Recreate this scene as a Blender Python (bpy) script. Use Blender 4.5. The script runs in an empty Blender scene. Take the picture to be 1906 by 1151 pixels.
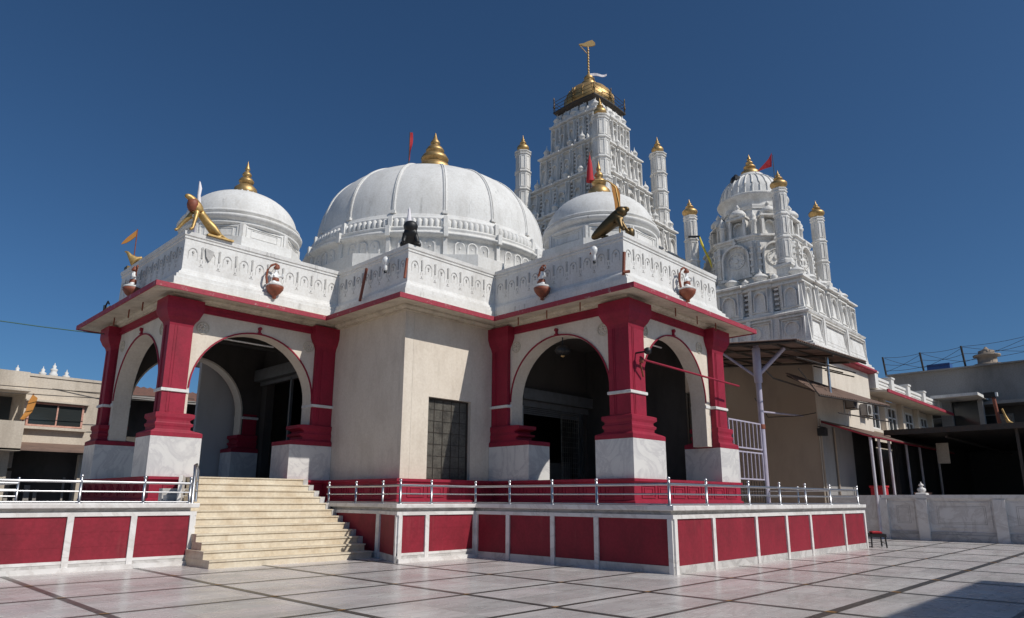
import bpy, math, random
from mathutils import Vector, Matrix
random.seed(7)
R = math.radians
SC = bpy.context.scene
COL = SC.collection

# ------------------------------------------------------------------ camera
YAW, PITCH, ROLL = 44.024, 12.998, -0.248
cam = bpy.data.cameras.new("camera")
cam.sensor_width = 36.0
cam.lens = 1275.68 / 1906 * 36
cam.shift_y = (635 - 575.5) / 1906
cam.clip_start, cam.clip_end = 0.1, 3000
camo = bpy.data.objects.new("camera", cam)
COL.objects.link(camo)
camo.matrix_world = (Matrix.Translation((0, 0, 1.6)) @ Matrix.Rotation(R(YAW - 90), 4, 'Z')
                     @ Matrix.Rotation(R(90 + PITCH), 4, 'X') @ Matrix.Rotation(R(-ROLL), 4, 'Z'))
SC.camera = camo

# ------------------------------------------------------------------ light
SUN = Vector((0.21, -1.0, 0.94)).normalized()
world = bpy.data.worlds.new("World")
SC.world = world
world.use_nodes = True
wn = world.node_tree
bg = wn.nodes['Background']
sky = wn.nodes.new('ShaderNodeTexSky')
sky.sky_type = 'NISHITA'
sky.sun_disc = False
sky.sun_elevation = math.asin(SUN.z)
sky.sun_rotation = math.atan2(SUN.x, SUN.y)
sky.altitude = 0
sky.air_density = 0.8
sky.dust_density = 1.0
sky.ozone_density = 9.0
bg.inputs['Strength'].default_value = 0.06
tint = wn.nodes.new('ShaderNodeMixRGB'); tint.blend_type = 'MULTIPLY'; tint.inputs[0].default_value = 1
tint.inputs[2].default_value = (.95, 1.20, 1.22, 1)
wn.links.new(sky.outputs[0], tint.inputs[1]); wn.links.new(tint.outputs[0], bg.inputs[0])
sl = bpy.data.lights.new("sun", 'SUN')
sl.energy = 3.5
sl.angle = R(0.5)
sl.color = (1.0, 0.955, 0.89)
slo = bpy.data.objects.new("sun", sl)
COL.objects.link(slo)
slo.rotation_euler = SUN.to_track_quat('Z', 'Y').to_euler()
slo.location = (0, -20, 40)
SC.view_settings.view_transform = 'Standard'
SC.view_settings.look = 'None'
SC.view_settings.exposure = 0.0
SC.view_settings.gamma = 1.0

# ------------------------------------------------------------------ materials
MATS = {}
def mat(name, col, rough=.6, metal=0., dirt=None, amt=.5, scale=1.2, streak=.35, bump=.0, bscale=30, lo=.45, hi=.75, spec=None, fine=0.0, drip=0.0, dripcol=(.10, .095, .085)):
    m = bpy.data.materials.new(name); m.use_nodes = True
    nt = m.node_tree; N = nt.nodes; L = nt.links
    b = N['Principled BSDF']
    b.inputs['Roughness'].default_value = rough
    b.inputs['Metallic'].default_value = metal
    if spec is not None: b.inputs['Specular IOR Level'].default_value = spec
    b.inputs['Base Color'].default_value = (*col, 1)
    geo = N.new('ShaderNodeNewGeometry')
    if dirt is not None:
        mp = N.new('ShaderNodeMapping'); mp.inputs['Scale'].default_value = (1, 1, streak)
        L.new(geo.outputs['Position'], mp.inputs[0])
        nz = N.new('ShaderNodeTexNoise'); nz.inputs['Scale'].default_value = scale
        nz.inputs['Detail'].default_value = 9; nz.inputs['Roughness'].default_value = .68
        L.new(mp.outputs[0], nz.inputs[0])
        cr = N.new('ShaderNodeValToRGB')
        cr.color_ramp.elements[0].position = lo; cr.color_ramp.elements[1].position = hi
        cr.color_ramp.elements[0].color = (0, 0, 0, 1); cr.color_ramp.elements[1].color = (amt, amt, amt, 1)
        L.new(nz.outputs[0], cr.inputs[0])
        mx = N.new('ShaderNodeMixRGB'); mx.inputs[1].default_value = (*col, 1); mx.inputs[2].default_value = (*dirt, 1)
        L.new(cr.outputs[0], mx.inputs[0])
        out = mx.outputs[0]
        if fine > 0:
            n2 = N.new('ShaderNodeTexNoise'); n2.inputs['Scale'].default_value = 14; n2.inputs['Detail'].default_value = 6
            L.new(geo.outputs['Position'], n2.inputs[0])
            c2 = N.new('ShaderNodeValToRGB')
            c2.color_ramp.elements[0].position = .35; c2.color_ramp.elements[1].position = .72
            c2.color_ramp.elements[0].color = (1, 1, 1, 1); v = 1 - fine; c2.color_ramp.elements[1].color = (v, v * .98, v * .95, 1)
            L.new(n2.outputs[0], c2.inputs[0])
            m2 = N.new('ShaderNodeMixRGB'); m2.blend_type = 'MULTIPLY'; m2.inputs[0].default_value = 1
            L.new(out, m2.inputs[1]); L.new(c2.outputs[0], m2.inputs[2]); out = m2.outputs[0]
        if drip > 0:
            # thin rain streaks, only here and there
            m3 = N.new('ShaderNodeMapping'); m3.inputs['Scale'].default_value = (5.5, 5.5, .28); L.new(geo.outputs['Position'], m3.inputs[0])
            n3 = N.new('ShaderNodeTexNoise'); n3.inputs['Scale'].default_value = 1; n3.inputs['Detail'].default_value = 7; n3.inputs['Roughness'].default_value = .7; L.new(m3.outputs[0], n3.inputs[0])
            c3 = N.new('ShaderNodeValToRGB'); c3.color_ramp.elements[0].position = .56; c3.color_ramp.elements[1].position = .74; L.new(n3.outputs[0], c3.inputs[0])
            n4 = N.new('ShaderNodeTexNoise'); n4.inputs['Scale'].default_value = .9; n4.inputs['Detail'].default_value = 4; L.new(geo.outputs['Position'], n4.inputs[0])
            c4 = N.new('ShaderNodeValToRGB'); c4.color_ramp.elements[0].position = .45; c4.color_ramp.elements[1].position = .68; c4.color_ramp.elements[1].color = (drip, drip, drip, 1); L.new(n4.outputs[0], c4.inputs[0])
            mm = N.new('ShaderNodeMath'); mm.operation = 'MULTIPLY'; L.new(c3.outputs[0], mm.inputs[0]); L.new(c4.outputs[0], mm.inputs[1])
            m5 = N.new('ShaderNodeMixRGB'); m5.inputs[2].default_value = (*dripcol, 1); L.new(mm.outputs[0], m5.inputs[0]); L.new(out, m5.inputs[1]); out = m5.outputs[0]
        L.new(out, b.inputs['Base Color'])
    if bump > 0:
        nb = N.new('ShaderNodeTexNoise'); nb.inputs['Scale'].default_value = bscale; nb.inputs['Detail'].default_value = 5
        L.new(geo.outputs['Position'], nb.inputs[0])
        bp = N.new('ShaderNodeBump'); bp.inputs['Strength'].default_value = bump; bp.inputs['Distance'].default_value = .03
        L.new(nb.outputs[0], bp.inputs['Height']); L.new(bp.outputs[0], b.inputs['Normal'])
    MATS[name] = m
    return m

mat('whitewash', (.76, .75, .725), .75, dirt=(.44, .42, .385), amt=.55, scale=1.6, streak=.3, bump=.12, bscale=9, lo=.47, hi=.78, fine=.12, drip=.75, dripcol=(.13, .12, .11))
mat('tower_white', (.80, .785, .755), .8, dirt=(.40, .37, .33), amt=.75, scale=2.2, streak=.35, bump=.2, bscale=7, lo=.46, hi=.76, fine=.18, drip=.75, dripcol=(.12, .10, .08))
mat('relief_grey', (.50, .485, .46), .85, dirt=(.24, .23, .22), amt=.7, scale=6, streak=1)
mat('cream', (.74, .665, .565), .8, dirt=(.50, .43, .35), amt=.6, scale=1.3, streak=.4, bump=.1, bscale=12, fine=.09, drip=.4, dripcol=(.28, .22, .16))
mat('eave_cream', (.66, .59, .47), .85, dirt=(.33, .27, .2), amt=.75, scale=1.8, streak=1, fine=.15)
mat('red_paint', (.34, .018, .046), .6, spec=.3, dirt=(.19, .016, .030), amt=.8, scale=1.5, streak=.5, bump=.08, bscale=20, fine=.16, drip=.5, dripcol=(.12, .02, .03), lo=.4, hi=.72)
mat('red_panel', (.275, .019, .036), .62, spec=.3, dirt=(.17, .016, .026), amt=.85, scale=1.6, streak=.6, bump=.06, bscale=18, fine=.16, drip=.5, dripcol=(.33, .10, .09), lo=.4, hi=.72)
mat('fascia_red', (.38, .035, .06), .65, dirt=(.55, .42, .38), amt=.75, scale=5, streak=1, fine=.25, lo=.58, hi=.68)
mat('gold', (.52, .345, .15), .48, .75, dirt=(.30, .17, .05), amt=.8, scale=5, streak=1, bump=.1, bscale=12)
mat('bronze', (.15, .10, .045), .45, .8, dirt=(.08, .06, .03), amt=.8, scale=6, streak=1)
mat('gold_paint', (.50, .33, .12), .45, .55, dirt=(.22, .12, .05), amt=.8, scale=7, streak=1)
mat('steel', (.55, .55, .56), .36, 1.0, dirt=(.35, .34, .33), amt=.5, scale=6, streak=1)
mat('dark_metal', (.05, .045, .04), .55, .3, dirt=(.12, .07, .04), amt=.7, scale=6, streak=1)
mat('black', (.012, .012, .013), .5)
mat('dark_interior', (.10, .09, .08), .9, dirt=(.04, .035, .03), amt=.8, scale=1, streak=.6)  # dark colour stands in for the shade of interiors and recesses
mat('stair_stone', (.74, .66, .52), .5, dirt=(.56, .44, .29), amt=.85, scale=1.6, streak=.6, bump=.06, bscale=14, fine=.16, drip=.5, dripcol=(.38, .27, .15), lo=.42, hi=.72)
mat('post_paint', (.60, .57, .61), .5, dirt=(.30, .2, .2), amt=.7, scale=6, streak=.4)
mat('lilac', (.44, .41, .50), .5, dirt=(.28, .2, .24), amt=.6, scale=5, streak=.4)
mat('corrugated', (.20, .13, .10), .7, dirt=(.09, .06, .05), amt=.7, scale=2, streak=1)
mat('grey_plaster', (.36, .34, .32), .9, dirt=(.17, .16, .15), amt=.85, scale=.35, streak=.35, bump=.1, fine=.2)
mat('old_beige', (.64, .565, .47), .9, dirt=(.28, .23, .18), amt=.75, scale=.6, streak=.3, bump=.1, fine=.15)
mat('roof_tiles', (.24, .12, .085), .9, dirt=(.10, .07, .06), amt=.8, scale=1.5, streak=1)
mat('glass', (.03, .035, .035), .12)
mat('mesh_grille', (.21, .195, .165), .6, .0, dirt=(.035, .03, .03), amt=.9, scale=2.4, streak=1, fine=.4)
mat('flag_red', (.45, .02, .03), .8)
mat('flag_orange', (.56, .24, .05), .8)
mat('flag_white', (.80, .76, .78), .8)
mat('flag_yellow', (.62, .50, .05), .8)
mat('rust_red', (.26, .07, .035), .6, dirt=(.12, .04, .02), amt=.8, scale=8, streak=1)
mat('painted_pink', (.62, .34, .26), .6, dirt=(.3, .1, .07), amt=.8, scale=10, streak=1)
mat('bulb_white', (.8, .8, .78), .3)
mat('ground_earth', (.28, .24, .19), .95, dirt=(.18, .16, .12), amt=.8, scale=.05, streak=1)
mat('blue_plastic', (.03, .10, .30), .5)
mat('inlay_dark', (.055, .05, .045), .3, dirt=(.13, .11, .09), amt=.7, scale=3, streak=1)
mat('inlay_ochre', (.33, .17, .05), .4)
mat('asphalt_roof', (.12, .11, .10), .9)

def marble(name, base, vein, rough, vscale=1.1, pink=None, tiles=False):
    m = bpy.data.materials.new(name); m.use_nodes = True
    nt = m.node_tree; N = nt.nodes; L = nt.links
    b = N['Principled BSDF']; b.inputs['Roughness'].default_value = rough
    geo = N.new('ShaderNodeNewGeometry')
    pos = geo.outputs['Position']
    vec = pos
    if tiles:
        # each slab has its own tone and its own run of veining
        mp = N.new('ShaderNodeVectorMath'); mp.operation = 'SNAP'; mp.inputs[1].default_value = (1.42, .69, 50)
        L.new(pos, mp.inputs[0])
        wnz = N.new('ShaderNodeTexWhiteNoise'); L.new(mp.outputs[0], wnz.inputs[0])
        sc = N.new('ShaderNodeVectorMath'); sc.operation = 'SCALE'; sc.inputs['Scale'].default_value = 9
        L.new(wnz.outputs['Color'], sc.inputs[0])
        ad = N.new('ShaderNodeVectorMath'); L.new(pos, ad.inputs[0]); L.new(sc.outputs[0], ad.inputs[1])
        sq = N.new('ShaderNodeMapping'); sq.inputs['Scale'].default_value = (.45, 1.5, 1); sq.inputs['Rotation'].default_value = (0, 0, .25)
        L.new(ad.outputs[0], sq.inputs[0]); vec = sq.outputs[0]
    nz = N.new('ShaderNodeTexNoise'); nz.inputs['Scale'].default_value = vscale; nz.inputs['Detail'].default_value = 10
    nz.inputs['Roughness'].default_value = .62; nz.inputs['Distortion'].default_value = 1.3
    L.new(vec, nz.inputs[0])
    cr = N.new('ShaderNodeValToRGB'); e = cr.color_ramp.elements
    e[0].position = .40; e[0].color = (*base, 1)
    e[1].position = .62; e[1].color = (*base, 1)
    k = e.new(.50); k.color = (*vein, 1)
    k2 = e.new(.535); k2.color = tuple((a * .8 + c * .2) for a, c in zip(base, vein)) + (1,)
    L.new(nz.outputs[0], cr.inputs[0])
    out = cr.outputs[0]
    if pink:
        n3 = N.new('ShaderNodeTexNoise'); n3.inputs['Scale'].default_value = .5; n3.inputs['Detail'].default_value = 3
        L.new(vec, n3.inputs[0])
        c3 = N.new('ShaderNodeValToRGB'); c3.color_ramp.elements[0].position = .4; c3.color_ramp.elements[1].position = .65
        L.new(n3.outputs[0], c3.inputs[0])
        mx = N.new('ShaderNodeMixRGB'); mx.inputs[2].default_value = (*pink, 1)
        ml = N.new('ShaderNodeMath'); ml.operation = 'MULTIPLY'; ml.inputs[1].default_value = .6
        L.new(c3.outputs[0], ml.inputs[0]); L.new(ml.outputs[0], mx.inputs[0]); L.new(out, mx.inputs[1]); out = mx.outputs[0]
    if tiles:
        hs = N.new('ShaderNodeHueSaturation'); mr = N.new('ShaderNodeMapRange')
        mr.inputs['To Min'].default_value = .84; mr.inputs['To Max'].default_value = 1.08
        L.new(wnz.outputs['Value'], mr.inputs[0]); L.new(mr.outputs[0], hs.inputs['Value']); L.new(out, hs.inputs['Color']); out = hs.outputs[0]
        fr = N.new('ShaderNodeVectorMath'); fr.operation = 'SUBTRACT'; L.new(pos, fr.inputs[0]); L.new(mp.outputs[0], fr.inputs[1])
        sx_ = N.new('ShaderNodeSeparateXYZ'); L.new(fr.outputs[0], sx_.inputs[0])
        l1 = N.new('ShaderNodeMath'); l1.operation = 'LESS_THAN'; l1.inputs[1].default_value = .008; L.new(sx_.outputs[0], l1.inputs[0])
        l2 = N.new('ShaderNodeMath'); l2.operation = 'LESS_THAN'; l2.inputs[1].default_value = .008; L.new(sx_.outputs[1], l2.inputs[0])
        l3 = N.new('ShaderNodeMath'); l3.operation = 'MAXIMUM'; L.new(l1.outputs[0], l3.inputs[0]); L.new(l2.outputs[0], l3.inputs[1])
        jm = N.new('ShaderNodeMath'); jm.operation = 'MULTIPLY'; jm.inputs[1].default_value = .6; L.new(l3.outputs[0], jm.inputs[0])
        ns = N.new('ShaderNodeTexNoise'); ns.inputs['Scale'].default_value = .8; ns.inputs['Detail'].default_value = 8; L.new(pos, ns.inputs[0])
        cs_ = N.new('ShaderNodeValToRGB'); cs_.color_ramp.elements[0].position = .5; cs_.color_ramp.elements[1].position = .75; cs_.color_ramp.elements[1].color = (.35, .35, .35, 1); L.new(ns.outputs[0], cs_.inputs[0])
        st_ = N.new('ShaderNodeMixRGB'); st_.inputs[2].default_value = (.30, .265, .235, 1); L.new(cs_.outputs[0], st_.inputs[0]); L.new(out, st_.inputs[1])
        jx = N.new('ShaderNodeMixRGB'); jx.inputs[2].default_value = (.22, .19, .17, 1); L.new(jm.outputs[0], jx.inputs[0]); L.new(st_.outputs[0], jx.inputs[1]); out = jx.outputs[0]
        nr = N.new('ShaderNodeTexNoise'); nr.inputs['Scale'].default_value = 2.2; nr.inputs['Detail'].default_value = 6
        L.new(pos, nr.inputs[0]); rr = N.new('ShaderNodeMapRange'); rr.inputs['To Min'].default_value = rough - .1; rr.inputs['To Max'].default_value = rough + .16
        L.new(nr.outputs[0], rr.inputs[0]); L.new(rr.outputs[0], b.inputs['Roughness'])
    L.new(out, b.inputs['Base Color'])
    MATS[name] = m
marble('marble_white', (.76, .74, .715), (.62, .59, .56), .35, .8)
marble('marble_grey', (.58, .56, .535), (.42, .40, .38), .45, 1.0)
marble('marble_pedestal', (.70, .68, .65), (.56, .54, .53), .3, .9)
marble('marble_floor', (.62, .59, .56), (.49, .46, .435), .25, 1.2, pink=(.61, .53, .515), tiles=True)
mat('shade_dark_floor', (.11, .10, .095), .45, dirt=(.06, .055, .05), amt=.7, scale=1.5, streak=1)  # hall floor coloured dark to hold the interior shade and cut bounce
mat('shade_dark_wall', (.07, .062, .055), .9, dirt=(.03, .026, .023), amt=.8, scale=.8, streak=.5)  # near-black colour puts the porch interior's deep shade into its walls
mat('brown_and_shade', (.36, .285, .22), .9, dirt=(.2, .16, .13), amt=.7, scale=.5, streak=.4)  # canopy shade put into the podium side; plain brown for pipes and vent
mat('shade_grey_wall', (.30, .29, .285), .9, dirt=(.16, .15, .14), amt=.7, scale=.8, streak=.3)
mat('pale_grey_wall', (.50, .50, .50), .9, dirt=(.3, .29, .28), amt=.6, scale=.8, streak=.4)

def brick_lines(name, col, line, rough, sx, sz, w=.006):
    """painted masonry with faint course joints"""
    m = MATS[name] if name in MATS else mat(name, col, rough)
    return m

# ------------------------------------------------------------------ mesh builder
class MB:
    def __init__(s): s.v = []; s.f = []; s.sm = []
    def add(s, vs, fs, smooth=False):
        o = len(s.v); s.v += [tuple(p) for p in vs]
        s.f += [tuple(i + o for i in f) for f in fs]; s.sm += [smooth] * len(fs); return s
    def box(s, x0, y0, z0, x1, y1, z1):
        v = [(x0, y0, z0), (x1, y0, z0), (x1, y1, z0), (x0, y1, z0), (x0, y0, z1), (x1, y0, z1), (x1, y1, z1), (x0, y1, z1)]
        return s.add(v, [(0, 3, 2, 1), (4, 5, 6, 7), (0, 1, 5, 4), (1, 2, 6, 5), (2, 3, 7, 6), (3, 0, 4, 7)])
    def hexa(s, v8): return s.add(v8, [(0, 3, 2, 1), (4, 5, 6, 7), (0, 1, 5, 4), (1, 2, 6, 5), (2, 3, 7, 6), (3, 0, 4, 7)])
    def loft(s, rings, cap=True, smooth=False, closed=True):
        n = len(rings[0]); vs = [p for r in rings for p in r]; fs = []
        for i in range(len(rings) - 1):
            for j in range(n if closed else n - 1):
                k = (j + 1) % n
                fs.append((i * n + j, i * n + k, (i + 1) * n + k, (i + 1) * n + j))
        s.add(vs, fs, smooth)
        if cap:
            s.add(rings[0], [tuple(range(n - 1, -1, -1))]); s.add(rings[-1], [tuple(range(n))])
        return s
    def prism(s, poly, z0, z1): return s.loft([[(x, y, z0) for x, y in poly], [(x, y, z1) for x, y in poly]])
    def lathe(s, cx, cy, prof, n=24, smooth=True, rot=0., cap=True, z=0):
        rings = [[(cx + r * math.cos(rot + 2 * math.pi * k / n), cy + r * math.sin(rot + 2 * math.pi * k / n), z + h) for k in range(n)] for r, h in prof]
        return s.loft(rings, cap, smooth)
    def tube(s, pts, r, n=8, smooth=True):
        pts = [Vector(p) for p in pts]; rs = r if isinstance(r, (list, tuple)) else [r] * len(pts)
        rings = []; up = Vector((0, 0, 1))
        for i, p in enumerate(pts):
            d = (pts[min(i + 1, len(pts) - 1)] - pts[max(i - 1, 0)]).normalized()
            a = d.cross(up) if abs(d.dot(up)) < .95 else d.cross(Vector((1, 0, 0)))
            a.normalize(); b = d.cross(a).normalized()
            rings.append([tuple(p + (a * math.cos(2 * math.pi * k / n) + b * math.sin(2 * math.pi * k / n)) * rs[i]) for k in range(n)])
        return s.loft(rings, True, smooth)
    def rects(s, x0, y0, x1, y1, prof):
        """stack of rectangles (offset, z)"""
        return s.loft([[(x0 - o, y0 - o, z), (x1 + o, y0 - o, z), (x1 + o, y1 + o, z), (x0 - o, y1 + o, z)] for o, z in prof])
    def sweep(s, path, prof, closed=False):
        """profile [(off,z)] swept along plan path, off to the right of travel, mitred"""
        n = len(path); rings = []
        for i, p in enumerate(path):
            p = Vector(p)
            a = Vector(path[i - 1]) if (closed or i > 0) else None
            c = Vector(path[(i + 1) % n]) if (closed or i < n - 1) else None
            ns = []
            if a is not None: d = (p - a).normalized(); ns.append(Vector((d.y, -d.x)))
            if c is not None: d = (c - p).normalized(); ns.append(Vector((d.y, -d.x)))
            if len(ns) == 2: m = (ns[0] + ns[1]) / max(.2, 1 + ns[0].dot(ns[1]))
            else: m = ns[0]
            rings.append([(p.x + m.x * o, p.y + m.y * o, z) for o, z in prof])
        if closed: rings.append(rings[0])
        return s.loft(rings, not closed, False, True)
    def inst(s, other, loc=(0, 0, 0), rz=0, sc=1):
        c, q = math.cos(rz), math.sin(rz)
        vs = [(loc[0] + (x * c - y * q) * sc, loc[1] + (x * q + y * c) * sc, loc[2] + z * sc) for x, y, z in other.v]
        o = len(s.v); s.v += vs; s.f += [tuple(i + o for i in f) for f in other.f]; s.sm += other.sm; return s

class Face:
    """in-plane builder: O origin (x,y), S direction along the wall, N outward normal"""
    def __init__(s, mb, O, S, batter=None): s.mb = mb; s.O = Vector((O[0], O[1])); s.S = Vector(S).normalized(); s.N = Vector((s.S.y, -s.S.x))
    def p(s, a, z, d): q = s.O + s.S * a + s.N * d; return (q.x, q.y, z)
    def box(s, a0, a1, z0, z1, d0, d1):
        P = s.p
        s.mb.hexa([P(a0, z0, d1), P(a1, z0, d1), P(a1, z0, d0), P(a0, z0, d0), P(a0, z1, d1), P(a1, z1, d1), P(a1, z1, d0), P(a0, z1, d0)])
    def arc(s, ac, zc, r, w, t0, t1, d0, d1, n=10, rz=None):
        rz = rz or r
        rings = []
        for i in range(n + 1):
            t = t0 + (t1 - t0) * i / n; c, q = math.cos(t), math.sin(t)
            rings.append([s.p(ac + k * c, zc + k2 * q, d) for k, k2, d in ((r, rz, d0), (r, rz, d1), (r + w, rz + w, d1), (r + w, rz + w, d0))])
        s.mb.loft(rings)
    def disc(s, ac, zc, r, d0, d1, n=14, r2=None):
        r2 = r if r2 is None else r2
        a = [s.p(ac + r * math.cos(2 * math.pi * k / n), zc + r * math.sin(2 * math.pi * k / n), d0) for k in range(n)]
        b = [s.p(ac + r2 * math.cos(2 * math.pi * k / n), zc + r2 * math.sin(2 * math.pi * k / n), d1) for k in range(n)]
        s.mb.loft([a, b])
    def frame(s, a0, a1, z0, z1, w, d0, d1):
        s.box(a0, a1, z0, z0 + w, d0, d1); s.box(a0, a1, z1 - w, z1, d0, d1)
        s.box(a0, a0 + w, z0 + w, z1 - w, d0, d1); s.box(a1 - w, a1, z0 + w, z1 - w, d0, d1)
    def wall_arch(s, a0, a1, z0, z1, ac, r, zs, rz, th, n=26):
        """wall slab with an arched opening; outer face at d=0, inner at d=-th"""
        P = s.p
        for d in (0, -th):
            for i in range(n):
                t0 = math.pi - math.pi * i / n; t1 = math.pi - math.pi * (i + 1) / n
                q = [P(ac + r * math.cos(t0), zs + rz * math.sin(t0), d), P(ac + r * math.cos(t1), zs + rz * math.sin(t1), d),
                     P(ac + r * math.cos(t1), z1, d), P(ac + r * math.cos(t0), z1, d)]
                s.mb.add(q, [(0, 1, 2, 3)])
            for u0, u1 in ((a0, ac - r), (ac + r, a1)):
                if u1 - u0 > .001: s.mb.add([P(u0, z0, d), P(u1, z0, d), P(u1, z1, d), P(u0, z1, d)], [(0, 1, 2, 3)])
        curve = [(ac - r, z0)] + [(ac + r * math.cos(math.pi - math.pi * i / n), zs + rz * math.sin(math.pi * i / n)) for i in range(n + 1)] + [(ac + r, z0)]
        for (u, z), (u2, z2) in zip(curve, curve[1:]):
            s.mb.add([P(u, z, 0), P(u2, z2, 0), P(u2, z2, -th), P(u, z, -th)], [(0, 1, 2, 3)])
        for u in (a0, a1): s.mb.add([P(u, z0, 0), P(u, z1, 0), P(u, z1, -th), P(u, z0, -th)], [(0, 1, 2, 3)])
        s.mb.add([P(a0, z1, 0), P(a1, z1, 0), P(a1, z1, -th), P(a0, z1, -th)], [(0, 1, 2, 3)])
        for u0, u1 in ((a0, ac - r), (ac + r, a1)): s.mb.add([P(u0, z0, 0), P(u1, z0, 0), P(u1, z0, -th), P(u0, z0, -th)], [(0, 1, 2, 3)])

# ------------------------------------------------------------------ object helpers
def root_loc(p):
    v = Vector((0, 0, 0))
    while p is not None: v += Vector(p.location); p = p.parent
    return v
def tag(o, label=None, cat=None, group=None, kind=None):
    if label: o['label'] = label
    if cat: o['category'] = cat
    if group: o['group'] = group
    if kind: o['kind'] = kind
    return o
def thing(name, label, cat, loc=(0, 0, 0), group=None, rz=0):
    o = bpy.data.objects.new(name, None); COL.objects.link(o)
    o.empty_display_size = .3; o.location = loc; o.rotation_euler = (0, 0, rz)
    return tag(o, label, cat, group)
def mesh_of(mb, name, m, off=(0, 0, 0)):
    me = bpy.data.meshes.new(name)
    me.from_pydata([(x - off[0], y - off[1], z - off[2]) for x, y, z in mb.v], [], mb.f)
    for p, q in zip(me.polygons, mb.sm): p.use_smooth = q
    me.materials.append(MATS[m]); me.validate(); me.update()
    return me
def part(name, mb, m, parent=None, label=None, local=False, loc=(0, 0, 0)):
    """mb in world coordinates unless local"""
    off = (0, 0, 0) if local else tuple(root_loc(parent)) if parent else (0, 0, 0)
    o = bpy.data.objects.new(name, mesh_of(mb, name, m, off)); COL.objects.link(o)
    o.location = loc
    if parent: o.parent = parent
    if label: o['label'] = label
    return o
def solo(name, mb, m, label, cat, group=None, base=None):
    """single mesh thing with its origin at its base"""
    xs = [v[0] for v in mb.v]; ys = [v[1] for v in mb.v]; zs = [v[2] for v in mb.v]
    b = base or ((min(xs) + max(xs)) / 2, (min(ys) + max(ys)) / 2, min(zs))
    o = bpy.data.objects.new(name, mesh_of(mb, name, m, b)); COL.objects.link(o); o.location = b
    return tag(o, label, cat, group)
def struct(name, mb, m):
    o = bpy.data.objects.new(name, mesh_of(mb, name, m)); COL.objects.link(o); o['kind'] = 'structure'; return o
def copy_tree(o, parent=None):
    c = o.copy(); COL.objects.link(c); c.parent = parent
    for ch in list(o.children): copy_tree(ch, c)
    return c
def skin(name, verts, edges, radii, m, parent=None, label=None, sub=2):
    """one continuous body grown round a skeleton; verts in world coordinates"""
    off = root_loc(parent) if parent else Vector((0, 0, 0))
    me = bpy.data.meshes.new(name)
    me.from_pydata([tuple(Vector(v) - off) for v in verts], edges, []); me.update()
    o = bpy.data.objects.new(name, me); COL.objects.link(o)
    md = o.modifiers.new('skin', 'SKIN')
    for i, r in enumerate(radii):
        me.skin_vertices[0].data[i].radius = (r, r) if not isinstance(r, tuple) else r
    me.skin_vertices[0].data[0].use_root = True
    md.use_smooth_shade = True
    s2 = o.modifiers.new('sub', 'SUBSURF'); s2.levels = sub; s2.render_levels = sub
    me.materials.append(MATS[m])
    if parent: o.parent = parent
    if label: o['label'] = label
    return o

def pot_prof(r, h):
    """broad gilded pot with a small stacked tip"""
    return [(r * .55, 0), (r * .8, .03 * h), (r * .78, .07 * h), (r * 1.0, .14 * h), (r * 1.12, .22 * h), (r * 1.1, .3 * h), (r * .9, .38 * h), (r * .6, .44 * h), (r * .42, .47 * h),
            (r * .44, .50 * h), (r * .6, .53 * h), (r * .58, .57 * h), (r * .36, .62 * h), (r * .26, .66 * h), (r * .34, .69 * h), (r * .32, .73 * h), (r * .16, .79 * h), (r * .12, .86 * h), (r * .05, .94 * h), (r * .015, h)]
def kalash_prof(r, h):
    """stacked gold pot finial profile: base radius r, height h"""
    return [(r * .75, 0), (r * .95, .04 * h), (r * 1.0, .12 * h), (r * .93, .22 * h), (r * .62, .31 * h), (r * .38, .345 * h), (r * .40, .37 * h),
            (r * .62, .40 * h), (r * .64, .44 * h), (r * .50, .50 * h), (r * .26, .545 * h), (r * .24, .56 * h), (r * .38, .59 * h), (r * .40, .62 * h),
            (r * .28, .68 * h), (r * .15, .71 * h), (r * .13, .73 * h), (r * .22, .755 * h), (r * .21, .79 * h), (r * .12, .87 * h), (r * .05, .95 * h), (r * .02, h)]

# ================================================================== SETTING
g = MB(); g.add([(-700, -700, -.02), (900, -700, -.02), (900, 900, -.02), (-700, 900, -.02)], [(0, 1, 2, 3)])
struct('ground', g, 'ground_earth')
g = MB(); g.add([(-40, -40, 0), (60, -40, 0), (60, 60, 0), (-40, 60, 0)], [(0, 1, 2, 3)])
struct('courtyard_floor', g, 'marble_floor')
XL = [-5.5, -2.4, .7, 3.4, 5.95, 8.42, 10.95, 14.12, 16.85, 19.7, 22.75, 25.7, 28.7, 31.7]
YL = [-2.2, -.1, 2.02, 4.05, 5.65, 7.2, 9.2, 11.23, 13.42, 15.6]
g = MB(); z = .004
def strip(x0, y0, x1, y1, z): g.add([(x0, y0, z), (x1, y0, z), (x1, y1, z), (x0, y1, z)], [(0, 1, 2, 3)])
wx, wy = .06, .038
for x in XL: strip(x - wx, -12, x + wx, 17.9, z)
z = .007
for i, y in enumerate(YL):
    w = .075 if abs(y - 4.05) < .1 else wy
    strip(-12, y - w, 33.2, y + w, z)
struct('courtyard_inlay', g, 'inlay_dark')
g = MB(); z = .011
for x in XL:
    for y in YL:
        w = .075 if abs(y - 4.05) < .1 else wy
        strip(x - wx, y - w, x + wx, y + w, z)
struct('courtyard_inlay_squares', g, 'inlay_ochre')

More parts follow.
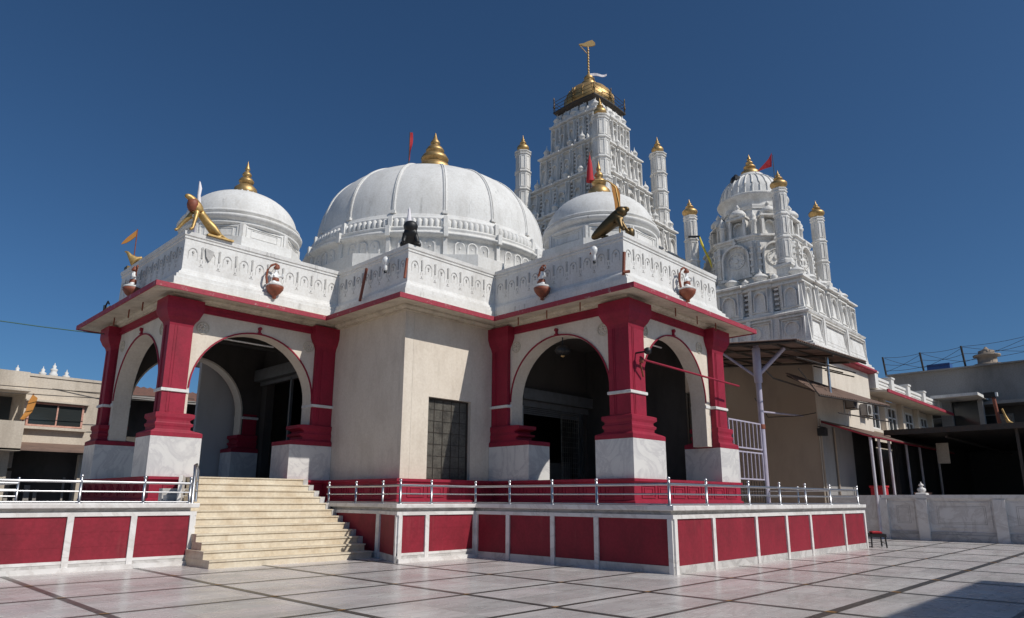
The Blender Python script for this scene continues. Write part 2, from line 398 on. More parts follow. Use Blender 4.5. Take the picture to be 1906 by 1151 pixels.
# ================================================================== TERRACE
ZT = 1.45
terr = thing('terrace_platform', 'raised terrace with crimson panels framed in white marble, carrying the domed hall', 'terrace', (18, 12, 0))
outlineT = [(-30, 17.95), (7.2, 17.95), (7.2, 21.0), (11.75, 21.0), (11.75, 16.5), (11.1, 14.8), (13.85, 14.8), (13.85, 8.38), (26.6, 8.38), (26.6, 36), (-30, 36)]
core = MB()
segs = [((-30, 17.95), (7.2, 17.95), [-28, -24.5, -21, -17.5, -14, -10.6, -7.2, -4.5, -2.2, 0, 1.5, 3.0, 4.5, 5.8]),
        ((7.2, 17.95), (7.2, 21.0), []),
        ((11.75, 21.0), (11.75, 16.5), []),
        ((11.75, 16.5), (11.1, 14.8), []),
        ((11.1, 14.8), (13.85, 14.8), [12.05]),
        ((13.85, 14.8), (13.85, 8.38), [13.49, 11.89, 10.49]),
        ((13.85, 8.38), (26.6, 8.38), [15.66, 17.97, 19.9, 21.65, 24.5]),
        ((26.6, 8.38), (26.6, 13.5), [10.0, 11.8])]
poly_in = outlineT
core.loft([[(x, y, .0) for x, y in poly_in], [(x, y, ZT - .002) for x, y in poly_in]])
# shrink the core slightly so that the facing stands proud
co = MB()
cs = [(-30, 18.03), (7.12, 18.03), (7.12, 21.0), (11.83, 21.0), (11.83, 16.53), (11.2, 14.88), (13.93, 14.88), (13.93, 8.46), (26.52, 8.46), (26.52, 36), (-30, 36)]
co.prism(cs, 0, ZT - .01)
part('core', co, 'marble_grey', terr)
paths = [[(-30, 17.95), (7.2, 17.95), (7.2, 21.0)], [(11.75, 21.0), (11.75, 16.5), (11.1, 14.8), (13.85, 14.8), (13.85, 8.38), (26.6, 8.38), (26.6, 13.5)]]
for pth in paths:
    cap = MB(); cap.sweep(pth, [(-.5, ZT + .02), (.07, ZT + .02), (.075, ZT), (.07, ZT - .075), (.06, ZT - .09), (-.12, ZT - .09), (-.12, ZT - .011), (-.5, ZT - .011)])
    part('cap', cap, 'marble_white', terr)
    b = MB(); b.sweep(pth, [(-.07, 1.27), (.035, 1.27), (.035, 1.18), (-.07, 1.18)])
    part('upper_band', b, 'marble_white', terr)
    b = MB(); b.sweep(pth, [(-.07, .17), (.02, .17), (.02, 0), (-.07, 0)])
    part('skirting', b, 'marble_grey', terr)
b = MB(); b.sweep([(-30, 17.95), (7.2, 17.95)], [(.021, .10), (.10, .10), (.10, 0), (.021, 0)]); b.sweep([(-30, 17.95), (7.2, 17.95)], [(-.05, .235), (.03, .235), (.03, .171), (-.05, .171)])
b.sweep([(11.1, 14.8), (13.85, 14.8)], [(-.05, .235), (.03, .235), (.03, .171), (-.05, .171)]); b.sweep([(11.1, 14.8), (13.85, 14.8)], [(.021, .10), (.10, .10), (.10, 0), (.021, 0)])
part('base_moulding', b, 'marble_white', terr)
postmb = MB()
for (p0, p1, cuts) in segs:
    A = Vector(p0); B = Vector(p1); d = (B - A).normalized(); Ln = (B - A).length
    ts = []
    for c in cuts:
        ts.append((c - A.x) * (1 if d.x > 0 else -1) if abs(d.x) > .5 else abs(c - A.y))
    ends = [0] + sorted(ts) + [Ln]
    for i, t in enumerate(ends):
        w = .065 if 0 < i < len(ends) - 1 else .085
        if (i == 0 and p0 in ((-30, 17.95),)) or (p0 == (7.2, 17.95) and i == 1) : continue
        f = MB(); F = Face(f, p0, tuple(d))
        a0 = max(t - w, .001 if i == 0 else t - w); a1 = t + w
        if i == 0: a0, a1 = .0, .12
        if i == len(ends) - 1: a0, a1 = Ln - .12, Ln
        F.box(a0, a1, 0, 1.179, -.07, .045)
        part('post', f, 'marble_white', terr)
    for a, c in zip(ends, ends[1:]):
        f = MB(); F = Face(f, p0, tuple(d))
        F.box(a + .02, c - .02, .17, 1.262, -.075, .0)
        # faint horizontal courses in the painted panel
        F.box(a + .1, c - .1, .515, .522, 0, .003); F.box(a + .1, c - .1, .835, .842, 0, .003)
        part('painted_panel', f, 'red_panel', terr)

# ================================================================== MAIN HALL
hall = thing('temple_hall', 'white domed pillared temple hall with crimson columns and arched porches', 'temple', (20, 24.6, ZT))
ZF = 2.2
OUT = [(7.48, 27.6), (7.48, 21.6), (13.05, 21.6), (13.05, 17.4), (17.08, 17.4), (17.08, 11.65), (23.06, 11.65), (23.06, 17.4), (27.1, 17.4), (27.1, 31.9), (13.05, 31.9), (13.05, 27.6)]
# plinth
p = MB(); p.sweep(OUT, [(-.6, ZT), (.36, ZT), (.36, ZT + .1), (.30, ZT + .14), (.30, ZF - .12), (.36, ZF - .08), (.36, ZF - .001), (-.6, ZF - .001)], closed=True)
part('plinth', p, 'red_paint', hall)
for i in range(6):
    p = MB(); A = Vector(OUT[i]); B = Vector(OUT[i + 1]); d = (B - A).normalized(); Ln = (B - A).length; F = Face(p, A, d)
    n = max(2, int(Ln / .75)); w = Ln / n
    for k in range(n):
        F.frame(k * w + .07, (k + 1) * w - .07, ZT + .2, ZF - .18, .03, .30, .325)
        F.frame(k * w + .2, (k + 1) * w - .2, ZT + .28, ZF - .26, .025, .30, .318)
    part('plinth_panel_mouldings', p, 'red_paint', hall)
fl = MB(); fl.prism([(x, y) for x, y in OUT], ZT + .01, ZF)
part('floor', fl, 'shade_dark_floor', hall)
# solid walls
def wall(name, a, b, z0, z1, th, m='cream', openings=()):
    mb = MB(); A = Vector(a); B = Vector(b); F = Face(mb, A, B - A); Ln = (B - A).length
    cuts = sorted(openings); x = 0
    for (s0, s1, h0, h1) in cuts:
        F.box(x, s0, z0, z1, -th, 0)
        F.box(s0, s1, h1, z1, -th, 0)
        if h0 > z0: F.box(s0, s1, z0, h0, -th, 0)
        x = s1
    F.box(x, Ln, z0, z1, -th, 0)
    return part(name, mb, m, hall)
ZW = 7.8
wall('wall', (13.05, 21.6), (13.05, 17.4), ZF, ZW, .35)
w1 = wall('wall', (13.405, 17.4), (17.08, 17.4), ZF, ZW, .35, openings=[(14.1 - 13.405, 15.97 - 13.405, ZF, 4.86)])
wall('inner_wall', (17.085, 17.4), (23.05, 17.4), ZF, ZW, .35, 'shade_dark_wall', openings=[(1.35, 4.9, ZF, 5.2)])
wall('wall', (23.06, 17.4), (27.1, 17.4), ZF, ZW, .35)
wall('wall', (27.1, 17.4), (27.1, 31.9), ZF, ZW, .35)
wall('wall', (13.4, 31.9), (26.7, 31.9), ZF, ZW, .35)
wall('wall', (13.05, 31.9), (13.05, 27.6), ZF, ZW, .35)
wall('inner_wall', (13.05, 27.595), (13.05, 21.605), ZF, ZW, .35, 'shade_dark_wall', openings=[(1.0, 5.2, ZF, 6.2)])
# black sheets added inside, so that the deep interior stays dark
part('shade_backing', MB().box(16.0, 20, ZF + .01, 16.3, 30, 7.6), 'black', hall); part('shade_backing', MB().box(16.4, 19.6, ZF + .01, 26.7, 19.8, 7.6), 'black', hall)
part('side_shade_sheet', MB().box(22.45, 12.8, ZF + .01, 22.48, 17.38, 7.6), 'shade_dark_wall', hall)  # dark sheet added across the side arch to stand for shade
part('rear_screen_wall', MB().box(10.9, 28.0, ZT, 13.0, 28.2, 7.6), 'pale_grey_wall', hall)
p = MB(); p.prism([(x, y) for x, y in OUT], 7.62, 7.70)
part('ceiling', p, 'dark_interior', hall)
# grille door panel in the centre wall
gr = MB(); F = Face(gr, (13.4, 17.4), (1, 0))
F.box(.70, 2.57, ZF, 4.86, -.22, -.18)
door = part('grille_door', gr, 'mesh_grille', hall)
gb = MB(); F = Face(gb, (13.4, 17.4), (1, 0))
F.frame(.71, 2.56, ZF, 4.85, .05, -.179, -.13)
for k in range(1, 5): F.box(.71 + k * .37, .725 + k * .37, ZF + .05, 4.8, -.179, -.15)
for k in range(1, 7): F.box(.76, 2.51, ZF + k * .38, ZF + k * .38 + .015, -.178, -.155)
part('grille', gb, 'dark_metal', door)
gm = MB(); F = Face(gm, (13.4, 17.4), (1, 0))
for k in range(60): F.box(.76 + k * .029, .768 + k * .029, ZF + .05, 4.8, -.170, -.166)
for k in range(84): F.box(.76, 2.5, ZF + .06 + k * .031, ZF + .068 + k * .031, -.176, -.171)
part('wire_mesh', gm, 'mesh_grille', door)
# rolling shutter of the right porch
mat('shutter_grey', (.16, .165, .17), .5, .3, dirt=(.09, .085, .08), amt=.7, scale=4, streak=1)
sh = MB(); F = Face(sh, (17.085, 17.4), (1, 0))
F.box(1.2, 5.75, 5.22, 5.62, .01, .34)
F.box(1.2, 5.75, 4.98, 5.21, .04, .10)
for k in range(5): F.box(1.3, 5.0, 5.0 - .07 * k, 5.05 - .07 * k, -.06, -.02)
part('rolling_shutter', sh, 'shutter_grey', hall, label='grey rolling shutter box above the dark doorway')
f2 = MB(); F.mb = f2
F.box(1.3, 1.42, ZF, 5.0, .02, .12); part('shutter_rail', f2, 'steel', hall)
f2 = MB(); F.mb = f2; F.box(4.85, 4.97, ZF, 5.0, .02, .12); part('shutter_rail', f2, 'steel', hall)
f2 = MB(); F.mb = f2
F.frame(3.75, 4.85, ZF + .02, 4.9, .04, -.05, -.01)
for k in range(1, 9): F.box(3.75 + k * .122, 3.765 + k * .122, ZF + .05, 4.86, -.045, -.03)
for k in range(1, 13): F.box(3.79, 4.81, ZF + k * .2, ZF + k * .2 + .012, -.05, -.028)
part('folding_gate', f2, 'mesh_grille', hall)
f2 = MB(); F.mb = f2
F.box(2.9, 4.83, ZF + .02, 3.0, -.5, -.46)
part('inner_counter', f2, 'dark_interior', hall)

sh = MB(); sh.box(12.62, 22.3, 6.25, 13.04, 26.9, 6.7); sh.box(12.9, 22.3, 6.1, 12.98, 26.9, 6.24); part('rolling_shutter', sh, 'shutter_grey', hall)
sh = MB(); sh.box(12.9, 22.3, ZF, 13.0, 22.42, 6.2); part('shutter_rail', sh, 'shutter_grey', hall)
sh = MB(); sh.box(12.9, 24.3, ZF, 13.0, 24.4, 6.2); part('shutter_rail', sh, 'shutter_grey', hall)
part('tube_light', MB().tube([(8.9, 22.6, 6.82), (11.2, 22.6, 6.82)], .03, 8), 'bulb_white', hall)
part('tube_light', MB().tube([(19.2, 12.6, 6.82), (20.6, 12.6, 6.82)], .03, 8), 'bulb_white', hall)
for y in (23.2, 25.2): part('ceiling_beam', MB().box(8.2, y, 7.3, 13.0, y + .3, 7.62), 'shade_dark_wall', hall)
part('ceiling_beam', MB().box(17.4, 14.4, 7.3, 22.4, 14.7, 7.62), 'shade_dark_wall', hall)
# porch arch walls
arches = [((7.9, 21.64), (1, 0), 5.1, 2.28, 2.07), ((7.5, 26.9), (0, -1), 4.6, 2.3, 2.1), ((13.03, 27.58), (-1, 0), 5.03, 2.83, 2.05),
          ((17.1, 17.38), (0, -1), 5.23, 2.95, 2.1), ((17.6, 11.68), (1, 0), 4.7, 2.25, 1.95), ((23.04, 12.1), (0, 1), 5.28, 2.4, 2.1)]
for k, (O, S, Ln, ac, r) in enumerate(arches):
    mb = MB(); F = Face(mb, O, S)
    F.wall_arch(0, Ln, 3.4, 7.6, ac, r, 4.9, 2.02, .55)
    aw = part('arch_wall', mb, 'cream', hall)
    mb = MB(); F = Face(mb, Vector(O) - Face(mb, O, S).N * .56, S)
    F.wall_arch(.0, Ln, 3.4, 7.6, ac, r + .06, 4.9, 2.08, .02); part('shade_lining', mb, 'shade_dark_wall', aw)  # added dark slab paints shade on the arch's inner face
    mb = MB(); F = Face(mb, O, S)
    F.arc(ac, 4.9, r + .01, .045, 0, math.pi, 0, .035, 30, rz=2.03)
    F.box(ac - .06, ac + .06, 6.96, 7.0, 0, .08); F.box(ac - .035, ac + .035, 7.0, 7.1, .0, .06); F.disc(ac, 7.13, .06, 0, .09, 10)
    part('archivolt', mb, 'red_paint', aw)
    for a in (ac - r + .22, ac + r - .22):
        mb = MB(); F = Face(mb, O, S)
        F.arc(a, 6.83, .17, .035, 0, 2 * math.pi, 0, .025, 16); F.disc(a, 6.83, .06, 0, .03, 10, .03)
        for q in range(8): F.disc(a + .11 * math.cos(q * .785), 6.83 + .11 * math.sin(q * .785), .035, 0, .022, 6, .02)
        part('rosette', mb, 'eave_cream', aw)
    mb = MB(); F = Face(mb, O, S)     # impost blocks
    for a0, a1 in ((0, ac - r - .002), (ac + r + .002, Ln)):
        if a1 - a0 > .03: F.box(a0, a1, 4.72, 4.82, -.56, .03)
    part('impost', mb, 'whitewash', aw)
    mb = MB(); F = Face(mb, O, S); F.box(-.3, Ln + .3, 7.30, 7.56, .003, .06); F.box(-.3, Ln + .3, 7.34, 7.40, .06, .09)
    part('beam', mb, 'red_paint', hall)

def column(px0, py0, px1, py1, sx0, sy0, sx1, sy1, low=False):
    mb = MB(); mb.rects(px0, py0, px1, py1, [(0, ZF), (0, 3.36)])
    c = part('column', mb, 'marble_pedestal', hall)
    # red base: from the pedestal footprint in towards the shaft
    def mixr(t): return (px0 + (sx0 - px0) * t, py0 + (sy0 - py0) * t, px1 + (sx1 - px1) * t, py1 + (sy1 - py1) * t)
    mb = MB(); rings = []
    for t, z in ((-.02, 3.362), (-.02, 3.49), (.14, 3.52), (.42, 3.55), (.60, 3.58), (.60, 3.66), (.50, 3.69), (.47, 3.76), (.62, 3.79), (.66, 3.86), (.56, 3.90), (.44, 3.94), (.44, 4.05), (.6, 4.065), (1.0, 4.08)):
        x0, y0, x1, y1 = mixr(t); rings.append([(x0, y0, z), (x1, y0, z), (x1, y1, z), (x0, y1, z)])
    mb.loft(rings); part('base', mb, 'red_paint', c)
    mb = MB(); mb.rects(sx0, sy0, sx1, sy1, [(0, 4.078), (0, 4.9 if low else 6.75)])
    for F in () if low else (Face(mb, (sx0, sy0), (1, 0)), Face(mb, (sx0, sy1), (0, -1))):
        Ln = (sx1 - sx0) if F.S.x > .5 else (sy1 - sy0)
        F.box(.16, .19, 4.1, 6.75, 0, .014); F.box(.24, .255, 4.1, 6.75, 0, .014)
    part('shaft', mb, 'red_paint', c)
    mb = MB(); mb.rects(sx0, sy0, sx1, sy1, [(.02, 4.70), (.045, 4.71), (.045, 4.79), (.02, 4.80)])
    part('band', mb, 'whitewash', c)
    if low: return c
    mb = MB(); mb.rects(sx0, sy0, sx1, sy1, [(.001, 6.74), (.02, 6.84), (.05, 6.90), (.09, 6.95), (.12, 7.0), (.14, 7.06), (.17, 7.13), (.195, 7.2), (.20, 7.27), (.20, 7.57)])
    part('capital', mb, 'red_paint', c)
    return c
column(7.08, 21.38, 8.55, 22.6, 7.27, 21.46, 7.97, 21.97)
column(11.45, 21.38, 13.04, 22.6, 12.28, 21.5, 13.04, 22.15)
column(7.08, 26.6, 8.4, 27.8, 7.27, 27.0, 7.72, 27.55)
column(11.9, 26.8, 12.99, 27.8, 12.35, 26.95, 12.9, 27.7, True)
column(16.85, 11.38, 18.6, 12.75, 16.95, 11.48, 17.77, 12.25)
column(16.85, 15.5, 17.9, 17.39, 16.95, 16.6, 17.6, 17.38)
column(22.12, 11.38, 23.48, 12.75, 22.15, 11.48, 22.95, 12.25)
# cornice mouldings under the eave, eave slab, fascia
mb = MB(); mb.sweep(OUT, [(.0, 7.57), (.10, 7.57), (.10, 7.62), (.18, 7.64), (.22, 7.68), (.22, 7.73), (.0, 7.73)], closed=True)
part('cornice', mb, 'eave_cream', hall)
mb = MB(); mb.sweep(OUT, [(.0, 7.731), (.3, 7.735), (.93, 7.645), (.97, 7.645), (.97, 7.70), (.35, 7.98), (0, 8.05)], closed=True)
part('eave', mb, 'eave_cream', hall)
mb = MB(); mb.sweep(OUT, [(.971, 7.61), (1.01, 7.61), (1.01, 7.765), (.93, 7.79), (.90, 7.75), (.971, 7.70)], closed=True)
part('fascia', mb, 'fascia_red', hall)
# roof slab
mb = MB(); mb.prism(OUT, 7.75, 8.12)
part('roof', mb, 'whitewash', hall)
# parapet
mb = MB(); mb.sweep(OUT, [(-.16, 7.9), (.30, 7.9), (.30, 8.22), (.22, 8.25), (.22, 8.36), (.14, 8.39), (.12, 8.46), (.04, 8.52), (.01, 8.60),
                          (.0, 9.60), (.03, 9.62), (.03, 9.67), (.0, 9.69), (.045, 9.72), (.06, 9.84), (-.2, 9.84), (-.16, 9.7)], closed=True)
par = part('parapet', mb, 'whitewash', hall)
for i in range(7):
    A = Vector(OUT[i]); B = Vector(OUT[i + 1]); d = (B - A).normalized(); Ln = (B - A).length
    mb = MB(); F = Face(mb, A, d)
    n = max(5, round(Ln / .56)); w = Ln / n
    for k in range(n):
        c = (k + .5) * w
        F.arc(c, 9.22, .105, .024, .05, math.pi - .05, -.01, .022, 8)
        F.disc(c, 9.20, .052, -.01, .035, 9, .03)
        F.box(c - .012, c + .012, 9.1, 9.14, -.01, .03)
        F.box(c - .15, c - .135, 8.95, 9.22, -.01, .012); F.box(c + .135, c + .15, 8.95, 9.22, -.01, .012)
        if k:
            e = k * w
            F.box(e - .025, e + .025, 9.06, 9.36, -.01, .04); F.disc(e, 9.40, .04, -.01, .03, 8)
            F.disc(e, 8.84, .05, -.01, .022, 8, .02); F.box(e - .06, e + .06, 8.775, 8.79, -.01, .02)
            F.box(e - .045, e - .035, 8.9, 9.0, -.01, .015); F.box(e + .035, e + .045, 8.9, 9.0, -.01, .015)
    part('frieze', mb, 'relief_grey', par)

# ---- domes
def octagon(cx, cy, ap, prof):
    mb = MB(); mb.lathe(cx, cy, [((ap + o) / math.cos(math.pi / 8), z) for o, z in prof], 8, False, math.pi / 8); return mb
def sup(R0, z0, h, n=2.05, k=22, rmin=.02):
    o = []
    for i in range(k + 1):
        t = math.pi / 2 * i / k
        o.append((max(rmin, R0 * max(0, math.cos(t)) ** (2 / n)), z0 + h * math.sin(t) ** (2 / n)))
    return o
MC = (19.92, 24.7)
mb = octagon(*MC, 5.95, [(.35, 8.1), (.35, 9.0), (.0, 9.05), (0, 11.0), (-.3, 11.06)])
part('dome_base', mb, 'whitewash', hall)
DR = part('drum', MB().lathe(*MC, [(5.76, 11.0), (5.76, 11.78), (5.84, 11.80), (5.92, 11.86), (5.98, 11.90), (5.98, 11.96), (5.88, 12.0), (5.84, 12.08), (5.88, 12.12), (5.90, 12.18), (5.80, 12.22),
      (5.70, 12.25), (5.68, 12.30), (5.60, 12.34), (5.58, 12.62), (5.62, 12.66), (5.62, 12.72), (5.52, 12.78), (5.47, 12.82), (5.47, 12.90), (5.42, 12.94)], 128), 'whitewash', hall)
mb = MB()
for k in range(150):
    a = 2 * math.pi * k / 150
    c, s_ = math.cos(a), math.sin(a)
    mb.lathe(MC[0] + 5.60 * c, MC[1] + 5.60 * s_, [(.09, 12.30), (.118, 12.36), (.122, 12.48), (.11, 12.58), (.06, 12.65)], 8)
part('gadroon_ring', mb, 'whitewash', DR)
for k in range(16):
    mb = MB(); a = R(11.25 + 22.5 * k); c, s_ = math.cos(a), math.sin(a)
    F = Face(mb, (MC[0] + 5.74 * c, MC[1] + 5.74 * s_), (-s_, c))
    F.box(-.08, .08, 11.0, 11.80, 0, .12); F.box(-.09, .09, 11.80, 12.22, 0, .27); F.box(-.08, .08, 12.26, 12.74, -.1, .02)
    part('pilaster', mb, 'whitewash', DR)
for k in range(16):
    mb = MB(); a = R(22.5 * k); c, s_ = math.cos(a), math.sin(a)
    F = Face(mb, (MC[0] + 5.66 * c, MC[1] + 5.66 * s_), (-s_, c))
    for j in (-1, 0, 1):
        F.arc(j * .52, 11.48, .17, .05, 0, math.pi, 0, .14 - abs(j) * .05, 8)
        for q in (-1, 1): F.box(j * .52 + q * .195 - .03, j * .52 + q * .195 + .03, 11.1, 11.48, 0, .135 - abs(j) * .05)
        F.disc(j * .52, 11.42, .07, 0, .12, 8, .03)
    part('drum_arches', mb, 'whitewash', DR)
dome = part('dome', MB().lathe(*MC, sup(5.40, 12.9, 3.98, 2.3), 128), 'whitewash', hall, label='large white ribbed main dome')
for k in range(16):
    a = R(11.25 + 22.5 * k); pr = sup(5.40, 12.9, 3.98, 2.3)
    mb = MB(); c, s_ = math.cos(a), math.sin(a); rings = []
    for r, z in pr[:-3]:
        w = .07
        q = []
        for (t, e) in ((-w, -.05), (-w, .03), (-w * .35, .05), (-w * .35, .02), (w * .35, .02), (w * .35, .05), (w, .03), (w, -.05)):
            rr = r + e * .9; q.append((MC[0] + rr * c - t * s_, MC[1] + rr * s_ + t * c, z + e * .6))
        rings.append(q)
    mb.loft(rings)
    F = Face(mb, (MC[0] + 5.42 * c, MC[1] + 5.42 * s_), (-s_, c)); F.box(-.11, .11, 12.97, 13.08, -.1, .10)
    part('rib', mb, 'whitewash', dome)
mb = MB()
for k in range(12):
    a = R(30 * k + 8); c, s_ = math.cos(a), math.sin(a)
    mb.lathe(MC[0] + .98 * c, MC[1] + .98 * s_, [(.2, 16.65), (.18, 17.0), (.13, 17.2), (.03, 17.38)], 6)
mb.lathe(*MC, [(1.15, 16.6), (1.05, 16.95), (.9, 17.05)], 24)
part('lotus_collar', mb, 'whitewash', dome)
part('finial', MB().lathe(*MC, [(.86, 17.1), (.95, 17.35), (.88, 17.55), (.90, 17.62), (.72, 17.85), (.50, 17.98), (.48, 18.03), (.66, 18.08), (.69, 18.2), (.58, 18.38), (.36, 18.48), (.33, 18.53), (.45, 18.58), (.46, 18.68), (.35, 18.84), (.2, 18.95), (.17, 19.0), (.24, 19.04), (.24, 19.12), (.12, 19.3), (.05, 19.55), (.02, 19.66)], 40), 'gold', dome, label='large stacked gold finial')

def small_dome(C, label, fin):
    mb = octagon(*C, 2.2, [(.42, 8.1), (.42, 9.4), (.28, 9.46), (.28, 9.95), (.05, 10.0), (.05, 10.4), (-.1, 10.44)])
    part('dome_base', mb, 'whitewash', hall)
    mb = octagon(*C, 1.97, [(0, 10.35), (0, 10.95), (-.05, 10.97)])
    d0 = part('drum', mb, 'whitewash', hall)
    mb = MB()
    for k in range(8):
        a = R(45 * k); c, s_ = math.cos(a), math.sin(a); F = Face(mb, (C[0] + 1.97 * c, C[1] + 1.97 * s_), (-s_, c))
        F.frame(-.68, .68, 10.46, 10.9, .045, 0, .03); F.frame(-.5, .5, 10.54, 10.82, .022, 0, .018)
        F.box(-.82, -.73, 10.4, 10.96, 0, .04); F.box(.73, .82, 10.4, 10.96, 0, .04)
    part('panel_mouldings', mb, 'whitewash', d0)
    part('ring_moulding', MB().lathe(*C, [(2.0, 10.92), (2.10, 10.96), (2.14, 11.02), (2.06, 11.05), (2.02, 11.07), (2.04, 11.11), (2.14, 11.15), (2.21, 11.22), (2.22, 11.28), (2.14, 11.33),
          (2.04, 11.35), (2.03, 11.39), (2.12, 11.42), (2.13, 11.47), (2.06, 11.52), (1.98, 11.54)], 72), 'whitewash', d0)
    d = part('dome', MB().lathe(*C, sup(2.0, 11.48, 1.42, 2.0), 72), 'whitewash', hall, label=label)
    mb = MB()
    for k in range(14):
        a = 2 * math.pi * k / 14; mb.lathe(C[0] + .46 * math.cos(a), C[1] + .46 * math.sin(a), [(.06, 12.75), (.07, 12.88), (.02, 12.98)], 6)
    part('lotus_collar', mb, 'whitewash', d)
    part('finial', MB().lathe(*C, kalash_prof(.44, fin), 32, z=12.86), 'gold', d)
    return d
small_dome((10.42, 24.38), 'small white dome over the left porch', 1.5)
drt = small_dome((19.93, 14.62), 'small white dome over the right porch', 1.62)

# ================================================================== STAIRS
st = thing('staircase', 'broad flight of cream stone steps rising to the left porch arch', 'stairs', (9.3, 17.5, 0))
rise, run, n = 2.2 / 12, .362, 12
for i in range(n):
    y0 = 16.5 + run * i; z0, z1 = rise * i, rise * (i + 1)
    xl = 7.07 if i < 2 else 7.16 if i < 6 else 7.22 + (i - 5) * .155
    if i == 0: xl = 7.07
    xr = 11.55
    mb = MB()
    yb = 21.25 if i == n - 1 else y0 + run + .25
    mb.box(xl, y0 + .03, z0 if i else 0, xr, yb if i > 1 else 17.95, z1 - .035)
    mb.box(xl - .01, y0, z1 - .035, xr + .02, yb if i > 1 else 17.95, z1)
    if i > 0: pass
    part('step', mb, 'stair_stone', st)
mb = MB()
for i in range(2, n):
    y0 = 16.5 + run * i; mb.box(11.572, y0 + .05, 0, 11.745, y0 + run + .3 if i < n - 1 else 21.0, rise * (i + 1) - .004)
part('side_stringer', mb, 'marble_grey', st)
mb = MB()
for i in range(n - 1): mb.box(7.25, 16.6 + run * i + .2, 0, 11.5, 16.7 + run * (i + 1), rise * i + .02) if i else None
part('substructure', mb, 'marble_grey', st)
# landing filler beside the stair top, left
mb = MB(); mb.prism([(7.12, 19.0), (7.22, 19.0), (8.15, 21.22), (8.0, 21.22)], ZT + .003, ZF - .02)
part('landing_side', mb, 'marble_white', st)

# ================================================================== TOWERS
def ratha(cx, cy, s, z, pj=1.0, out=0.0):
    """plan outline of a tower storey: five bays a side with narrow slits"""
    e = .16 * pj
    side = [(-1, 0), (-.70, 0), (-.70, -e), (-.60, -e), (-.60, .03), (-.27, .03), (-.27, -e), (-.19, -e), (-.19, .06), (.19, .06), (.19, -e), (.27, -e), (.27, .03), (.60, .03), (.60, -e), (.70, -e), (.70, 0)]
    pts = []
    for (S, N) in (((1, 0), (0, -1)), ((0, 1), (1, 0)), ((-1, 0), (0, 1)), ((0, -1), (-1, 0))):
        for t, d in side:
            dd = s + out + max(d, -e) * (s ** .5)
            if out: dd = s + out + max(0, d) * (s ** .5)
            pts.append((cx + S[0] * t * (s + out) + N[0] * dd, cy + S[1] * t * (s + out) + N[1] * dd, z))
    return pts
BAYS = [(-.85, .26), (-.435, .26), (0, .32), (.435, .26), (.85, .26)]
def tier(root, cx, cy, s0, s1, z0, z1, style='niche', corn=.24, slab=.42):
    mb = MB()
    zc = z1 - slab
    mb.loft([ratha(cx, cy, s0, z0), ratha(cx, cy, s1, zc)])
    body = mb; mb = MB()
    mb.loft([ratha(cx, cy, s1, zc - .04, out=.02), ratha(cx, cy, s1, zc, out=corn * .5), ratha(cx, cy, s1, zc + slab * .22, out=corn * .5), ratha(cx, cy, s1, zc + slab * .24, out=corn * .1), ratha(cx, cy, s1, zc + slab * .45, out=corn * .1), ratha(cx, cy, s1, zc + slab * .55, out=corn),
             ratha(cx, cy, s1, zc + slab * .78, out=corn), ratha(cx, cy, s1, z1, out=corn * .3)])
    mb.loft([ratha(cx, cy, s0, z0, out=.09), ratha(cx, cy, s0, z0 + .08, out=.09), ratha(cx, cy, s0, z0 + .14, out=.02)])
    corn_mb = mb
    mb = body; h = zc - z0 - .18; zb = z0 + .2; sm = (s0 + s1) / 2
    for S, N in (((1, 0), (0, -1)), ((0, 1), (1, 0)), ((-1, 0), (0, 1)), ((0, -1), (-1, 0))):
        for bi, (t, wd) in enumerate(BAYS):
            d = sm + (.06 if bi == 2 else .03 if bi in (1, 3) else 0) * sm ** .5
            F = Face(mb, (cx + N[0] * d, cy + N[1] * d), S)
            c = t * sm; hw = wd * sm * .5
            dp = .02 + (s0 - s1) * .5
            if style == 'panel':
                F.frame(c - hw * .86, c + hw * .86, zb, zb + h * .92, .05, -.1, dp + .03)
                F.frame(c - hw * .6, c + hw * .6, zb + h * .18, zb + h * .75, .035, -.1, dp + .02)
            else:
                F.frame(c - hw * .88, c + hw * .88, zb, zb + h, .04, -.1, dp + .02)
                rr = hw * .55
                F.arc(c, zb + h * .55, rr, .045, 0, math.pi, -.1, dp + .028, 8, rz=rr * 1.15)
                F.box(c - rr - .045, c - rr, zb + .1, zb + h * .55, -.1, dp + .025); F.box(c + rr, c + rr + .045, zb + .1, zb + h * .55, -.1, dp + .025)
                if bi == 2 and style == 'rosette':
                    F.disc(c, zb + h * .45, rr * .6, -.1, dp + .06, 12, rr * .35)
    # little stacked blocks down in the slits
    for S, N in (((1, 0), (0, -1)), ((0, 1), (1, 0)), ((-1, 0), (0, 1)), ((0, -1), (-1, 0))):
        for t in (-.65, -.23, .23, .65):
            d = sm - .09 * sm ** .5; F = Face(mb, (cx + N[0] * d, cy + N[1] * d), S)
            k = zb + .05; hw = .03 * sm
            while k < zb + h - .1:
                F.box(t * sm - hw, t * sm + hw, k, k + .10, -.1, .05 + (s0 - s1) * .4); k += .26
    w = part('storey', mb, 'tower_white', root)
    part('cornice', corn_mb, 'tower_white', w)
    return w
